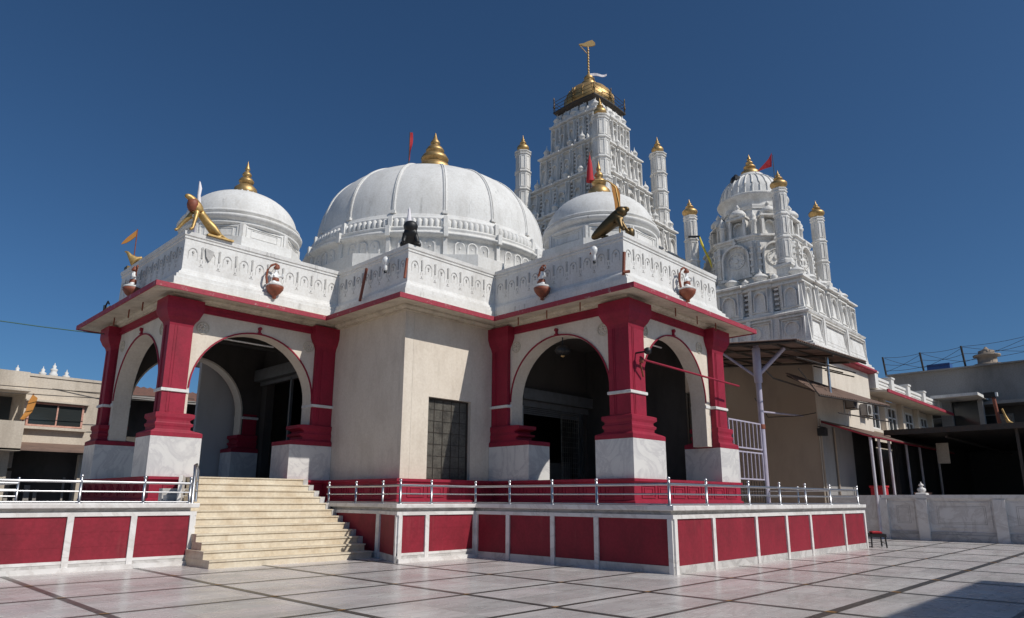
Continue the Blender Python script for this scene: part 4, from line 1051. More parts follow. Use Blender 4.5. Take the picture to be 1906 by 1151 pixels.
bracket_figure(20.3, 11.65, (0, -1), 'painted figure on a lotus bracket on the sunlit front of the right porch')
bracket_figure(7.48, 25.0, (-1, 0), 'painted figure on a lotus bracket on the far left parapet face')

# rust stained odds and ends fixed to the parapet
mb = MB(); mb.tube([(12.72, 19.62, 8.25), (12.86, 19.52, 9.45)], .05, 6)
solo('waste_pipe', mb, 'rust_red', 'rusty orange pipe leaning on the shaded centre parapet', 'pipe')
mb = MB(); mb.tube([(16.86, 11.52, 8.35), (16.9, 11.5, 9.1)], .055, 6); mb.tube([(16.8, 11.5, 8.42), (16.95, 11.35, 8.45)], .05, 6)
solo('waste_pipe', mb, 'rust_red', 'rusty red downpipe at the corner of the right porch parapet', 'pipe')
mb = MB(); mb.tube([(12.86, 17.3, 8.6), (12.95, 17.32, 9.3)], .045, 6)
solo('waste_pipe', mb, 'rust_red', 'rusty red pipe on the centre parapet corner under the black lion', 'pipe')
for (x, y, N, lb) in ((12.98, 18.3, (-1, 0), 'white bulb floodlight on a rusty arm, on the shaded centre parapet'), (17.0, 12.6, (-1, 0), 'white bulb floodlight on the shaded right porch parapet')):
    t = thing('floodlight', lb, 'lamp', (x, y, 9.3))
    mb = MB(); mb.tube([(x, y + .3, 9.42), (x - .15, y, 9.5)], .025, 6); part('arm', mb, 'rust_red', t)
    mb = MB(); mb.lathe(x - .2, y - .02, [(.03, 9.05), (.06, 9.1), (.06, 9.2), (.05, 9.25), (.09, 9.3), (.12, 9.38), (.12, 9.46), (.06, 9.54), (.02, 9.56)], 12); part('lamp_head', mb, 'bulb_white', t)
    mb = MB(); mb.lathe(x - .2, y - .02, [(.045, 8.98), (.05, 9.05), (.03, 9.06)], 10); part('socket', mb, 'black', t)
# stained stone patch
mb = MB(); F = Face(mb, (7.48, 21.6), (1, 0)); a = .75
mb.loft([[F.p(a - .12, 9.42, .02), F.p(a + .16, 9.36, .02), F.p(a + .12, 9.15, .02), F.p(a + .02, 9.0, .02), F.p(a - .08, 9.15, .02)], [F.p(a - .12, 9.42, .07), F.p(a + .16, 9.36, .07), F.p(a + .12, 9.15, .07), F.p(a + .02, 9.0, .07), F.p(a - .08, 9.15, .07)]])
solo('shield_plaque', mb, 'relief_grey', 'bare grey shield shaped plaque on the left porch parapet', 'plaque')

# red arm with floodlight heads on the right porch column
t = thing('boom_arm', 'long thin red iron arm stretching across the right porch arch', 'arm', (17.4, 11.3, 5.7))
mb = MB(); mb.tube([(17.2, 11.25, 5.78), (17.45, 11.3, 5.74), (20.0, 11.05, 5.62), (22.95, 10.95, 5.55)], .035, 8); part('boom', mb, 'red_paint', t)
mb = MB(); mb.tube([(17.3, 11.5, 5.95), (17.3, 11.1, 5.95)], .03, 6); mb.lathe(17.3, 11.05, [(.05, 5.86), (.11, 5.9), (.11, 6.02), (.04, 6.06)], 10); part('lamp_head', mb, 'black', t)
mb = MB(); mb.lathe(17.25, 11.25, [(.03, 5.6), (.07, 5.63), (.07, 5.72), (.03, 5.76)], 10); mb.tube([(17.25, 11.3, 5.6), (17.55, 11.4, 5.25)], .03, 6); part('clamp', mb, 'rust_red', t)
t = thing('hanging_lamp', 'round black lamp hanging in the arch of the right porch', 'lamp', (17.35, 14.4, 6.4))
mb = MB(); mb.tube([(17.35, 14.4, 6.62), (17.35, 14.4, 6.95)], .02, 6); part('rod', mb, 'black', t)
mb = MB(); mb.lathe(17.35, 14.4, [(.05, 6.30), (.22, 6.36), (.28, 6.46), (.2, 6.6), (.06, 6.66)], 16); part('shade', mb, 'black', t)
mb = MB(); mb.lathe(17.35, 14.4, [(.03, 6.24), (.08, 6.27), (.05, 6.31)], 10); part('bulb', mb, 'gold', t)
for (x, y0, y1) in ((16.05, 16.4, 15.9), (16.05, 14.6, 14.2), (16.05, 13.4, 13.0)):
    pass
# rusty spouts under the eaves
k = 0
for (x, y) in ((16.55, 15.7), (16.55, 14.4), (16.55, 13.0), (19.2, 11.15), (20.6, 11.15), (21.9, 11.15), (6.98, 23.2), (6.98, 24.5), (6.98, 26.0)):
    mb = MB(); mb.tube([(x, y, 7.42), (x, y, 7.72)], .022, 6)
    part('eave_spout', mb, 'rust_red', hall)

# flags on the domes
flagpole('flag', 'red pennant hanging on a dark pole beside the gold finial of the main dome', 18.47, 24.9, 16.75, 19.2, 'dark_metal', 'flag_red', 1.5)
t = thing('flag', 'red cloth wound round the gold finial of the right small dome', 'flag', (19.75, 14.8, 13.6))
mb = MB(); mb.lathe(19.68, 14.85, [(.16, 13.6), (.14, 13.75), (.12, 14.05), (.09, 14.35), (.04, 14.6), (.01, 14.75)], 10); part('cloth', mb, 'flag_red', t)
mb = MB(); mb.tube([(19.68, 14.85, 12.85), (19.68, 14.85, 14.85)], .018, 6); part('pole', mb, 'rust_red', t)
t = thing('flag', 'torn dark red flag on a pole rising from the right tower turret', 'flag', (36.7, 14.5, 17.9))
mb = MB(); mb.tube([(36.72, 14.45, 17.2), (36.72, 14.45, 21.2)], .02, 6); part('pole', mb, 'dark_metal', t)
flag_cloth(t, 'flag_red', [(36.70, 14.48, 21.35), (36.62, 14.66, 21.0), (36.52, 14.86, 20.75), (36.35, 15.22, 20.36)], [(36.68, 14.5, 21.1), (36.72, 14.56, 20.5), (36.6, 14.8, 20.45), (36.35, 15.24, 20.3)])
t = thing('rooftop_horn', 'round black ornament perched beside the gold finial of the ribbed dome', 'ornament', (35.9, 16.4, 19.4))
mb = MB(); mb.lathe(35.9, 16.4, [(.06, 19.2), (.06, 19.5), (.16, 19.55), (.3, 19.7), (.34, 19.9), (.28, 20.1), (.14, 20.22), (.08, 20.3)], 9, False)
part('body', mb, 'black', t)
mb = MB(); mb.lathe(35.9, 16.4, [(.09, 19.0), (.09, 19.3)], 8); part('stem', mb, 'whitewash', t)
t = thing('garland', 'yellow cloth garland draped down the left turret of the domed tower', 'garland', (35.2, 18.7, 15))
mb = MB(); mb.tube([(34.3, 18.1, 16.4), (34.12, 17.9, 15.9), (34.2, 17.75, 15.4), (34.35, 17.6, 14.9), (34.3, 17.45, 14.4)], [.04, .07, .06, .07, .03], 8); part('cloth', mb, 'flag_yellow', t)
mb = MB(); mb.tube([(34.3, 18.1, 16.45), (33.9, 18.6, 16.45)], .06, 6); part('bracket', mb, 'black', t)

# ================================================================== CANOPY AND GATE ON THE RIGHT
cv = thing('steel_canopy', 'dark corrugated canopy on steel framing between the hall and the right tower', 'canopy', (26.5, 11.8, ZT))
def corr(mb, P00, P10, P01, P11, n, amp, th=.02, nv=1):
    """corrugated sheet between four corners; ribs run from edge 0 to edge 1"""
    P00, P10, P01, P11 = map(Vector, (P00, P10, P01, P11)); rings = []
    nrm = (P10 - P00).cross(P01 - P00).normalized()
    for i in range(n * 4 + 1):
        t = i / (n * 4); a = P00.lerp(P10, t); b = P01.lerp(P11, t); o = nrm * amp * math.sin(i * math.pi / 2)
        rings.append([tuple(a + o), tuple(b + o), tuple(b + o + nrm * th), tuple(a + o + nrm * th)])
    mb.loft(rings)
mb = MB(); corr(mb, (26.0, 9.95, 7.62), (34.2, 9.95, 7.95), (26.0, 17.0, 8.3), (34.2, 17.0, 8.6), 44, .03); part('roof_sheet', mb, 'corrugated', cv)
mb = MB()
mb.tube([(26.0, 10.0, 7.55), (34.2, 10.0, 7.88)], .06, 4, False); mb.tube([(26.05, 10.0, 7.55), (26.05, 17, 8.2)], .06, 4, False)
for x in (28, 30, 32): mb.tube([(x, 10.0, 7.6), (x, 17, 8.3)], .05, 4, False)
for y in (11, 12.2, 13.4, 14.6, 15.8): mb.tube([(26, y, 7.55 + (y - 10) * .09), (32.8, y, 7.8 + (y - 10) * .09)], .05, 4, False)
for x in (27, 29, 31, 32.4): mb.tube([(x, 10.0, 7.0), (x + .8, 11.5, 7.6)], .03, 4, False)
mb.tube([(26.1, 10.05, 6.95), (32.8, 10.05, 7.25)], .035, 4, False)
mb.tube([(26.4, 11.8, 7.1), (27.5, 11.6, 6.5), (32.8, 11.7, 6.5)], .04, 4, False)
part('roof_frame', mb, 'dark_metal', cv)
mb = MB(); mb.tube([(26.5, 11.8, ZT + .02), (26.5, 11.8, 7.75)], .11, 12); mb.lathe(26.5, 11.8, [(.14, 6.2), (.16, 6.25), (.16, 7.6), (.14, 7.65)], 12)
part('post', mb, 'lilac', cv, label='lilac painted canopy post')
mb = MB(); mb.tube([(26.5, 11.8, 6.5), (27.1, 10.9, 7.6)], .085, 8); part('brace', mb, 'lilac', cv)
mb = MB(); mb.tube([(26.5, 11.8, 6.4), (26.35, 13.2, 7.6)], .05, 8); part('brace', mb, 'lilac', cv)
mb = MB(); mb.tube([(30.4, 10.4, 6.0), (30.4, 10.4, 7.7)], .06, 8); part('hanger', mb, 'steel', cv)
mb = MB(); mb.tube([(26.6, 11.8, 5.05), (32.85, 12.6, 5.5)], .04, 8); part('tie_bar', mb, 'lilac', cv)
mb = MB(); mb.lathe(26.5, 11.8, [(.125, 4.35), (.13, 4.38), (.13, 4.5), (.125, 4.53)], 12); part('clamp', mb, 'rust_red', cv)
# brownish awning below it
a1 = thing('corrugated_awning', 'upper brown corrugated awning sloping out from the cream podium wall', 'awning', (31, 11.9, 6), 'corrugated awnings')
mb = MB(); corr(mb, (29.3, 11.8, 7.0), (37.6, 11.8, 7.0), (28.0, 10.0, 5.75), (37.3, 10.0, 6.2), 40, .025); part('roof_sheet', mb, 'corrugated', a1)
mb = MB(); mb.tube([(28.0, 10.02, 5.68), (37.3, 10.02, 6.12)], .035, 4, False); mb.tube([(26.6, 10.2, 6.6), (28.0, 10.02, 5.7)], .03, 4, False)
for x in (29.5, 32, 34.5, 37): mb.tube([(x, 11.85, 6.9), (x, 10.05, 5.75 + (x - 28) * .045)], .03, 4, False)
mb.tube([(30.2, 10.1, 5.2), (37.5, 10.1, 5.4)], .03, 4, False)
for x in (31.0, 34.0): mb.tube([(x, 10.1, 5.2), (x, 10.1, 5.9)], .025, 4, False)
part('frame', mb, 'dark_metal', a1)
a2 = thing('corrugated_awning', 'lower corrugated awning on slim lilac posts behind the marble wall', 'awning', (38, 10, 0), 'corrugated awnings')
mb = MB(); corr(mb, (33.0, 11.88, 5.25), (48, 11.88, 5.25), (33.0, 9.7, 4.42), (48, 9.7, 4.42), 70, .02); part('roof_sheet', mb, 'corrugated', a2)
mb = MB(); mb.tube([(33.0, 9.72, 4.36), (48, 9.72, 4.36)], .045, 4, False); mb.tube([(33.02, 9.72, 4.36), (33.02, 11.88, 5.2)], .045, 4, False)
part('edge_frame', mb, 'red_panel', a2)
for x, y in ((33.2, 9.86), (35.2, 10.1), (37.1, 10.2), (40.0, 10.2), (42.5, 10.2), (46.3, 10.2)):
    mb = MB(); mb.tube([(x, y, 0), (x, y, 4.42 + (y - 9.7) * .35)], .065, 10); mb.lathe(x, y, [(.1, 0), (.1, .03), (.07, .05)], 10)
    part('post', mb, 'post_paint', a2)
# barred gate
gt = thing('barred_gate', 'two tier lilac barred gate beside the marble pedestal of the right porch', 'gate', (25, 11.8, ZT))
mb = MB(); F = Face(mb, (23.65, 11.8), (1, 0))
for z0, z1 in ((2.35, 3.4), (3.5, 4.55)):
    F.frame(0, 2.7, z0, z1, .05, -.025, .025)
part('frame', mb, 'lilac', gt)
mb = MB(); F.mb = mb
for z0, z1 in ((2.35, 3.4), (3.5, 4.55)):
    for k in range(1, 8): F.box(k * .337 - .018, k * .337 + .018, z0 + .05, z1 - .05, -.018, .018)
part('bars', mb, 'lilac', gt)
mb = MB(); F.mb = mb; F.box(0, .06, ZT + .02, 2.35, -.02, .02); F.box(2.64, 2.7, ZT + .02, 2.35, -.02, .02)
for k in range(1, 12): F.box(k * .225 - .01, k * .225 + .01, ZT + .1, 2.3, -.01, .01)
part('leg', mb, 'dark_metal', gt)

# ================================================================== RIGHT SIDE
mw = thing('marble_wall', 'low white marble wall with framed panels at the right edge of the courtyard', 'wall', (33.4, 6, 0))
mb = MB(); mb.box(33.42, -12, 0, 33.75, 9.7, 1.72); part('core', mb, 'marble_white', mw)
mb = MB(); mb.box(33.3, -12.02, 1.722, 33.87, 9.75, 1.85); mb.box(33.34, -12, 1.66, 33.83, 9.72, 1.7205); part('coping', mb, 'marble_white', mw)
mb = MB(); mb.box(33.26, -12, .002, 33.415, 9.72, .26); mb.box(33.34, -12, .262, 33.415, 9.72, .36); part('skirting', mb, 'marble_grey', mw)
ys = [9.7, 8.17, 5.45, 2.7, 0, -2.7, -5.4]
for i, y in enumerate(ys):
    mb = MB(); mb.box(33.2, y - .2, 0.003, 33.418, y + .2, 1.66); p_ = part('pier', mb, 'marble_white', mw)
    if i == 1:
        mb = MB(); mb.rects(33.3, y - .2, 33.8, y + .2, [(0, 1.852), (0, 1.9), (-.03, 1.93), (-.12, 1.95)]); mb.lathe(33.55, y, [(.06, 1.94), (.13, 1.98), (.17, 2.05), (.15, 2.12), (.06, 2.17), (.05, 2.2), (.1, 2.23), (.1, 2.27), (.03, 2.33), (.005, 2.4)], 14)
        part('urn_finial', mb, 'marble_white', p_)
    if i < len(ys) - 1:
        y2 = ys[i + 1]; mb = MB(); F = Face(mb, (33.418, y), (0, -1)); Ln = y - y2
        F.frame(.32, Ln - .32, .5, 1.56, .05, 0, .03)
        part('panel_frame', mb, 'marble_white', mw)
        mb = MB(); F = Face(mb, (33.418, y), (0, -1))
        F.frame(.5, Ln - .5, .68, 1.4, .018, 0, .006); F.frame(.56, Ln - .56, .74, 1.34, .012, 0, .006)
        part('inlay_line', mb, 'relief_grey', mw)
mb = MB(); mb.box(33.3, 9.72, 0, 33.8, 11.9, 1.84); part('core', mb, 'marble_white', mw)

# stool
stl = thing('stool', 'small black metal stool with a red cushion on the courtyard floor', 'stool', (27.2, 8.25, 0), rz=.5)
mb = MB(); mb.box(-.38, -.26, .36, .38, .26, .46); part('seat', mb, 'black', stl, local=True)
mb = MB(); mb.rects(-.26, -.16, .26, .16, [(-.03, .462), (0, .48), (0, .52), (-.04, .545)]); part('cushion', mb, 'flag_red', stl, local=True)
for x, y in ((-.34, -.22), (.34, -.22), (.34, .22), (-.34, .22)):
    mb = MB(); mb.tube([(x, y, .36), (x * 1.08, y * 1.08, 0)], .026, 6); part('leg', mb, 'black', stl, local=True)
mb = MB(); mb.tube([(-.35, -.23, .15), (.35, -.23, .15)], .015, 6); mb.tube([(-.35, .23, .15), (.35, .23, .15)], .015, 6); part('stretcher', mb, 'black', stl, local=True)

# dark shed with flat roof
sd = thing('open_shed', 'dark open shed with a thin flat roof behind the marble wall', 'shed', (46, 2, 0))
mb = MB(); mb.box(38, -25, 4.86, 56, 10.6, 5.02); part('roof', mb, 'dark_metal', sd)
mb = MB(); mb.box(37.9, -25, 4.80, 37.99, 10.6, 5.06); part('roof_edge', mb, 'dark_metal', sd)
for y in (5.2, 1.0, -4, -9):
    mb = MB(); mb.box(38.3, y - .06, 0, 38.42, y + .06, 4.86); part('post', mb, 'dark_metal', sd)
for y in (8, 4.3, 0):
    mb = MB(); mb.tube([(38.4, y, 4.62), (55.8, y, 4.62)], .07, 4, False); part('beam', mb, 'dark_metal', sd)
mb = MB(); mb.box(55.6, -25, 0, 55.9, 10.6, 4.86); mb.box(39, 10.4, 0, 55.6, 10.6, 4.86); part('back_wall', mb, 'black', sd)
# grey building far right with fence posts on top
gb = thing('grey_building', 'long grey plastered building with a stained blank upper wall at the far right', 'building', (60, -5, 0))
mb = MB(); mb.box(58, -40, 8.4, 72, 15.4, 11.0); part('upper_wall', mb, 'grey_plaster', gb)
mb = MB(); mb.box(57.6, -40, 10.99, 72.2, 15.5, 11.08); part('parapet_coping', mb, 'grey_plaster', gb)
mb = MB(); mb.box(59.2, -40, 0, 72, 15.4, 8.4); part('lower_wall', mb, 'dark_interior', gb)
mb = MB(); mb.box(57.4, -40, 8.2, 59.3, 15.2, 8.4); part('ledge', mb, 'grey_plaster', gb)
for y in (12.2, 9.0, 5.8, 2.6, -.6, -4):
    mb = MB(); F = Face(mb, (59.19, y + .9), (0, -1)); F.box(0, 1.8, 5.4, 7.6, -.1, .02); w_ = part('window', mb, 'glass', gb)
    mb = MB(); F.mb = mb; F.frame(-.05, 1.85, 5.35, 7.65, .08, 0, .05); F.box(.87, .93, 5.4, 7.6, .02, .05); part('frame', mb, 'grey_plaster', w_)
mb = MB(); mb.tube([(57.9, 6.5, 8.4), (57.9, 6.5, 11.0)], .06, 6); part('downpipe', mb, 'grey_plaster', gb)
mb = MB(); mb.lathe(58.6, 9.0, [(.9, 0), (.9, .12), (.6, .2), (.6, .62), (.85, .68), (.85, .8), (.5, .9), (.5, 1.1), (.2, 1.2), (.05, 1.4)], 14, z=11.08)
part('roof_vent', mb, 'brown_and_shade', gb)
mb = MB(); mb.box(58.3, 11.3, 11.08, 59.2, 12.8, 11.6); solo('water_tank', mb, 'blue_plastic', 'blue plastic water tank on the grey building roof', 'tank')
fp = [(58.2, 15.6, 12.6), (58.2, 13.0, 12.6), (58.2, 10.3, 12.7), (58.2, 6.2, 12.9), (58.2, 2.2, 13.2)]
fc = thing('rooftop_fence', 'sagging wire fence on dark posts along the grey building roof', 'fence', (58.2, 9, 11.08))
for x, y, z in fp:
    mb = MB(); mb.tube([(x, y, 11.05), (x, y + .12, z)], .07, 6); part('post', mb, 'dark_metal', fc)
mb = MB()
for (a, b) in zip(fp, fp[1:]):
    for (za, zb, sg) in ((-.05, -.05, .12), (-.6, -.6, .2), (-1.1, -1.1, .1), (-.1, -1.2, .1), (-1.2, -.1, .1)):
        A = Vector(a); B = Vector(b); A.z += za; B.z += zb; pts = []
        for k in range(7): t = k / 6; q = A.lerp(B, t); q.z -= sg * 4 * t * (1 - t); pts.append(tuple(q))
        mb.tube(pts, .014, 4)
part('wires', mb, 'dark_metal', fc)

# cream balcony building
bb_ = thing('balcony_building', 'cream building with a white balustrade and red edged eave behind the awning', 'building', (50, 14, 0))
mb = MB(); mb.box(41.7, 12.6, 0, 56.4, 20, 7.6); part('wall', mb, 'cream', bb_)
mb = MB(); mb.loft([[(41.5, 11.2, 7.5), (41.5, 12.6, 7.62), (41.5, 12.6, 7.75), (41.5, 11.2, 7.62)], [(56.5, 11.2, 7.5), (56.5, 12.6, 7.62), (56.5, 12.6, 7.75), (56.5, 11.2, 7.62)]]); part('eave', mb, 'cream', bb_)
mb = MB(); mb.box(41.5, 11.12, 7.48, 56.52, 11.19, 7.66); part('fascia', mb, 'fascia_red', bb_)
mb = MB(); mb.box(41.6, 11.9, 7.76, 56.3, 12.1, 8.35); mb.box(41.6, 11.84, 8.35, 56.3, 12.16, 8.5); part('balustrade', mb, 'whitewash', bb_)
mb = MB(); mb.box(41.7, 11.86, 7.95, 56.2, 11.895, 8.02); mb.box(41.7, 11.86, 8.15, 56.2, 11.895, 8.2); part('balustrade_moulding', mb, 'whitewash', bb_)
for x in (41.8, 44.8, 48.2, 51.8, 55.9):
    mb = MB(); mb.rects(x - .28, 11.72, x + .28, 12.2, [(0, 7.77), (0, 8.62), (.05, 8.66), (.05, 8.76)]); part('pier', mb, 'whitewash', bb_)
for x in (43.2, 46.6, 50.3, 53.9):
    mb = MB(); mb.box(x - .75, 12.5, 5.7, x + .75, 12.62, 7.1); w_ = part('window', mb, 'glass', bb_)
    mb = MB(); F = Face(mb, (x - .75, 12.6), (1, 0)); F.frame(-.08, 1.58, 5.62, 7.18, .1, .0, .16); F.box(.7, .8, 5.7, 7.1, .1, .15); F.box(.0, 1.5, 6.5, 6.58, .1, .15); part('frame', mb, 'whitewash', w_)
    mb = MB(); F.mb = mb; F.box(-.2, 1.7, 5.45, 5.6, 0, .3); part('sill', mb, 'cream', w_)
for x in (44.9, 48.5, 52.1, 55.6):
    mb = MB(); mb.box(x - .2, 12.3, 5.21, x + .2, 12.599, 7.6); part('buttress', mb, 'cream', bb_)
mb = MB(); mb.box(41.7, 12.3, 4.9, 56.3, 12.598, 5.2); part('ledge', mb, 'cream', bb_)
# link roof by the tower
lk = thing('link_roof', 'small tiled lean-to roof at the right foot of the domed tower', 'roof', (43, 14, 7))
mb = MB(); corr(mb, (41.2, 14.2, 9.2), (46.0, 14.2, 9.2), (41.2, 12.4, 8.55), (46.0, 12.4, 8.55), 22, .03, .05); part('roof_sheet', mb, 'corrugated', lk)
mb = MB(); mb.box(41.4, 12.7, 7.6, 45.8, 14.2, 8.5); part('wall', mb, 'cream', lk)
# grey canopy end
gcn = thing('concrete_porch', 'grey concrete porch with an overhanging slab at the end of the balcony building', 'porch', (57, 11, 0))
mb = MB(); mb.box(54.5, 9.2, 8.55, 58.0, 12.0, 8.75); part('slab', mb, 'whitewash', gcn)
mb = MB(); mb.box(56.9, 11.3, 0, 57.3, 12.0, 8.55); mb.box(56.9, 9.4, 0, 57.3, 9.7, 8.55); part('pillar', mb, 'grey_plaster', gcn)
mb = MB(); mb.box(57.3, 9.7, 0, 57.5, 11.3, 8.5); part('dark_opening', mb, 'glass', gcn)
# lamp post and golden figure on the shed roof
lp = thing('floodlight_mast', 'rust red mast with a floodlight head rising above the shed roof', 'lamp', (45, 6.85, 5.02))
mb = MB(); mb.tube([(45, 6.75, 5.02), (45, 6.9, 7.2)], .09, 8); part('mast', mb, 'rust_red', lp)
mb = MB(); mb.box(44.8, 6.78, 7.12, 45.1, 7.3, 7.4); part('lamp_head', mb, 'black', lp)
mb = MB(); mb.box(44.82, 6.68, 7.16, 45.05, 6.779, 7.38); part('lens', mb, 'bulb_white', lp)
gf = thing('gilded_ornament', 'gilded ornament with a raised arm standing on the shed roof', 'ornament', (45, 6.3, 5.02))
skin('body', [(45, 6.1, 5.35), (45, 6.25, 5.6), (45, 6.4, 5.75), (45, 6.5, 6.1), (45, 6.6, 6.5), (45, 5.95, 5.5)], [(0, 1), (1, 2), (2, 3), (3, 4), (0, 5)], [.2, .16, .1, .06, .05, .08], 'gold_paint', gf)
mb = MB(); mb.lathe(45, 6.15, [(.25, 5.02), (.25, 5.1), (.15, 5.15), (.12, 5.3)], 10); part('base', mb, 'gold_paint', gf)
t = thing('junction_box', 'small black box with a bracket on the corner of the podium wall', 'box', (32.8, 11.8, 4.5))
mb = MB(); mb.box(32.55, 11.55, 4.5, 32.9, 11.9, 4.85); part('casing', mb, 'black', t); mb = MB(); mb.box(32.4, 11.7, 4.88, 33.2, 11.8, 4.93); part('bracket', mb, 'dark_metal', t)
for x, z0, z1, lb in ((32.88, 1.5, 5.3, 'brown drain pipe running down the podium corner'), (34.6, 1.2, 5.0, 'brown drain pipe on the grey wall under the lower awning')):
    mb = MB(); mb.tube([(x, 11.85, z0), (x, 11.85, z1)], .05, 8); solo('drain_pipe', mb, 'brown_and_shade', lb, 'pipe')
for k, (y, z) in enumerate(((13.0, 6.9), (14.3, 6.6))):
    pass
mb = MB()
for k in range(7): y = 17.4 + k * .4; mb.box(32.8, y, 4.0, 32.9, y + .06, 7.2)
mb.box(32.78, 17.3, 3.95, 32.9, 20.0, 4.02); mb.box(32.78, 17.3, 7.15, 32.9, 20.0, 7.22); mb.box(32.88, 17.3, 4.02, 32.915, 20.0, 7.15)
solo('window_bars', mb, 'dark_metal', 'dark barred opening high on the shade-coloured side wall behind the gate', 'bars')
mb = MB(); mb.tube([(26.5, 12.0, 5.6), (29, 12.6, 5.1), (31.5, 12.2, 5.35), (32.9, 12.0, 5.6)], .018, 5); solo('cable', mb, 'black', 'black cable sagging from the lilac post to the podium', 'cable')
for (x, y, z, w, h, lb) in ((41.5, 8.9, 3.5, .55, 1.05, 'pale board hanging in the dark shed'), (44.0, 5.0, .9, 1.6, .9, 'low pale bundle on the floor deep in the shed')):
    mb = MB(); mb.box(x, y - w / 2, z, x + .08, y + w / 2, z + h); mb.box(x - .03, y - w / 2 + .08, z + .08, x - .001, y + w / 2 - .08, z + h - .08); solo('board' if h > 1 else 'bundle', mb, 'old_beige', lb, 'board' if h > 1 else 'bundle')
# things standing behind the marble wall
for (x, y, lb, m_) in ((36.2, 10.6, 'red crate behind the marble wall, by the second lilac post', 'flag_red'), (38.8, 9.4, 'pinkish plastic bucket in the dark behind the marble wall', 'painted_pink')):
    t = thing('crate' if 'crate' in lb else 'bucket', lb, 'crate' if 'crate' in lb else 'bucket', (x, y, 0))
    mb = MB(); mb.rects(x - .3, y - .3, x + .3, y + .3, [(-.05, 1.2), (0, 1.25), (0, 2.2), (.04, 2.22), (.04, 2.3), (-.02, 2.3)] if 'crate' in lb else [(-.1, 1.1), (0, 1.95), (.03, 2.0), (-.02, 2.02)]); part('body', mb, m_, t)
    mb = MB(); mb.box(x - .35, y - .35, 0, x + .35, y + .35, 1.1); part('stand', mb, 'dark_metal', t)

# ================================================================== LEFT BACKGROUND
lb = thing('beige_building', 'weathered beige two storey building with a wide window at the far left', 'building', (0, 42, 0))
mb = MB(); F = Face(mb, (-40, 38), (1, 0))
mb.box(7.02, 38, 3.9, 10.9, 46, 7.1); mb.box(-40, 38.6, 2.9, 7.02, 46, 6.3)
part('wall', mb, 'old_beige', lb)
mb = MB(); mb.box(-40, 37.2, 6.3, 6.9, 46, 7.15); mb.box(-40, 37.0, 6.25, 7.0, 46, 6.33); part('roof_slab', mb, 'old_beige', lb)
mb = MB(); mb.box(6.9, 37.95, 7.1, 11, 46.1, 7.22); part('parapet', mb, 'old_beige', lb)
mb = MB(); mb.box(-40, 37.0, 3.6, 6.95, 38.5, 4.9); part('balcony', mb, 'old_beige', lb)
mb = MB(); mb.box(7.25, 37.9, 4.88, 9.35, 38.02, 5.82); w_ = part('window', mb, 'glass', lb)
mb = MB(); F = Face(mb, (7.2, 37.998), (1, 0)); F.frame(-.06, 2.22, 4.8, 5.9, .08, .0, .14); F.box(1.1, 1.16, 4.88, 5.82, .1, .13); part('frame', mb, 'painted_pink', w_)
mb = MB(); F.mb = mb; F.box(-.2, 2.4, 4.66, 4.78, 0, .3); F.box(-.2, 2.4, 5.92, 6.0, 0, .35); part('sill', mb, 'old_beige', w_)
mb = MB(); mb.box(4.6, 38.5, 5.0, 6.6, 38.62, 6.1); w_ = part('window', mb, 'glass', lb)
mb = MB(); mb.box(1.6, 38.5, 5.0, 3.6, 38.62, 6.1); w_ = part('window', mb, 'glass', lb)
mb = MB(); mb.loft([[(5.0, 37.0, 3.62), (5.0, 38, 3.95), (5.0, 38, 4.05), (5.0, 37, 3.7)], [(11, 37.0, 3.62), (11, 38, 3.95), (11, 38, 4.05), (11, 37, 3.7)]]); part('sun_shade', mb, 'corrugated', lb)
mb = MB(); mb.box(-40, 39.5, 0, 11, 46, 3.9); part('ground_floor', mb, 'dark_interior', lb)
for k, x in enumerate((-8, -4, -.5, 3, 6.6, 9.8)):
    mb = MB(); mb.box(x - .2, 38.2, 0, x + .2, 38.6, 3.6); part('pillar', mb, 'old_beige', lb)
mb = MB()
random.seed(5)
for k in range(60):
    x = -12 + k * .38; h = 1.2 + random.random() * 1.6; mb.box(x, 39.2, 0, x + .06 + random.random() * .2, 39.3, h)
part('stored_goods', mb, 'grey_plaster', lb)
t = thing('flag', 'orange yellow flag hanging outside the beige building window', 'flag', (6.95, 37.6, 4.9))
mb = MB(); mb.tube([(6.9, 37.3, 4.9), (7.15, 37.2, 6.2)], .03, 6); part('pole', mb, 'rust_red', t)
flag_cloth(t, 'flag_orange', [(7.12, 37.2, 6.15), (7.0, 37.22, 5.8), (6.95, 37.2, 5.4), (6.8, 37.2, 5.0)], [(7.3, 37.1, 6.0), (7.25, 37.1, 5.7), (7.18, 37.12, 5.35), (6.95, 37.2, 5.0)])
for x, z, h in ((11.87, 10.1, .9), (12.56, 10.45, 1.3), (13.4, 10.05, .9), (10.3, 9.98, .4)):
    mb = MB(); mb.lathe(x, 60, [(.28, 0), (.3, .15), (.2, .25), (.22, .4), (.26, .5), (.1, .6), (.14, .75), (.04, .85), (.02, 1.0)], 10, z=z); 
    solo('spire_finial', mb, 'whitewash', {11.87: 'left of three small white spires over the beige building roof', 12.56: 'tallest middle spire over the beige building roof', 13.4: 'right of three small white spires over the beige roof', 10.3: 'tiny pale roof knob at the far left skyline'}[x], 'spire')
mb = MB(); mb.box(-60, 59, 0, 30, 66, 9.95); solo('distant_building', mb, 'old_beige', 'distant beige block carrying the small white spires', 'building')
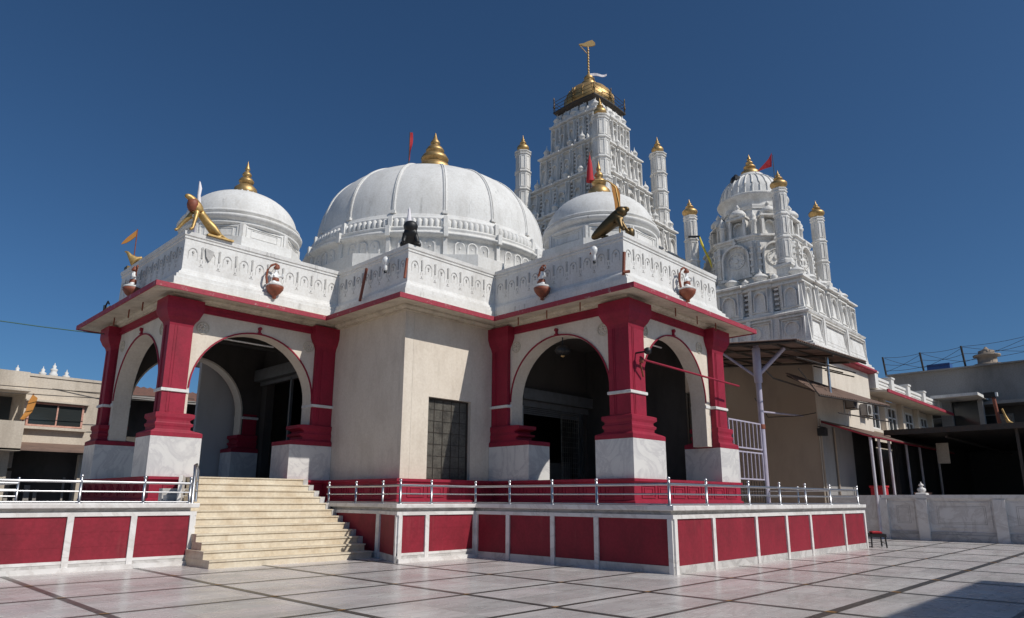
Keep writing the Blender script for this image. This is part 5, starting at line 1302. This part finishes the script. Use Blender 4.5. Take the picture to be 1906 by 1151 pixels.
rb = thing('red_roof_building', 'low building with a brown tiled roof seen through the left porch arches', 'building', (20, 45, 0))
mb = MB(); corr(mb, (11.6, 46, 8.3), (34, 46, 8.3), (11.6, 41, 7.0), (34, 41, 7.0), 60, .05, .06); part('roof', mb, 'roof_tiles', rb)
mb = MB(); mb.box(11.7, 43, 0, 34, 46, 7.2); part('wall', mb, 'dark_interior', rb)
mb = MB(); mb.box(11.5, 40.95, 6.9, 34.1, 41.05, 7.08); part('gutter', mb, 'grey_plaster', rb)
for x in (12, 15, 18, 21, 25): mb = MB(); mb.box(x - .12, 41.3, 0, x + .12, 41.55, 7.1); part('post', mb, 'grey_plaster', rb)
def wire(name, a, b, sag, r, lbl, m='dark_metal'):
    A = Vector(a); B = Vector(b); pts = []
    for k in range(13): t = k / 12; q = A.lerp(B, t); q.z -= sag * 4 * t * (1 - t); pts.append(tuple(q))
    solo(name, MB().tube(pts, r, 5), m, lbl, 'wire')
MATS['wire_green'] = mat('wire_green', (.05, .12, .10), .5)
wire('overhead_wire', (-6, 24.5, 7.4), (7.2, 27.3, 7.35), .35, .018, 'green wire running from the far left to the porch eave', 'wire_green')
wire('overhead_wire', (-10, 36.5, 6.5), (14, 36.5, 6.6), .25, .02, 'upper dark cable across the beige building')
wire('overhead_wire', (-10, 36.4, 6.1), (14, 36.4, 6.4), .3, .02, 'lower dark cable across the beige building')
wire('overhead_wire', (8, 38, 6.6), (26, 36, 7.2), .3, .02, 'dark cable seen through the left porch arches')

# building across the courtyard, outside the picture, whose shade falls on the lower right of the floor
ob = thing('courtyard_block', 'plain cream block across the courtyard that shades the floor at the lower right', 'building', (6, -9, 0))
mb = MB(); mb.box(-14, -14, 0, 19.3, -5.6, 8.2); part('wall', mb, 'cream', ob)
mb = MB(); mb.box(-14.2, -14.2, 8.2, 19.4, -5.5, 8.35); part('coping', mb, 'whitewash', ob)
for x in range(-12, 18, 4):
    mb = MB(); mb.box(x, -5.62, 3.8, x + 1.6, -5.57, 6.0); part('window', mb, 'glass', ob)
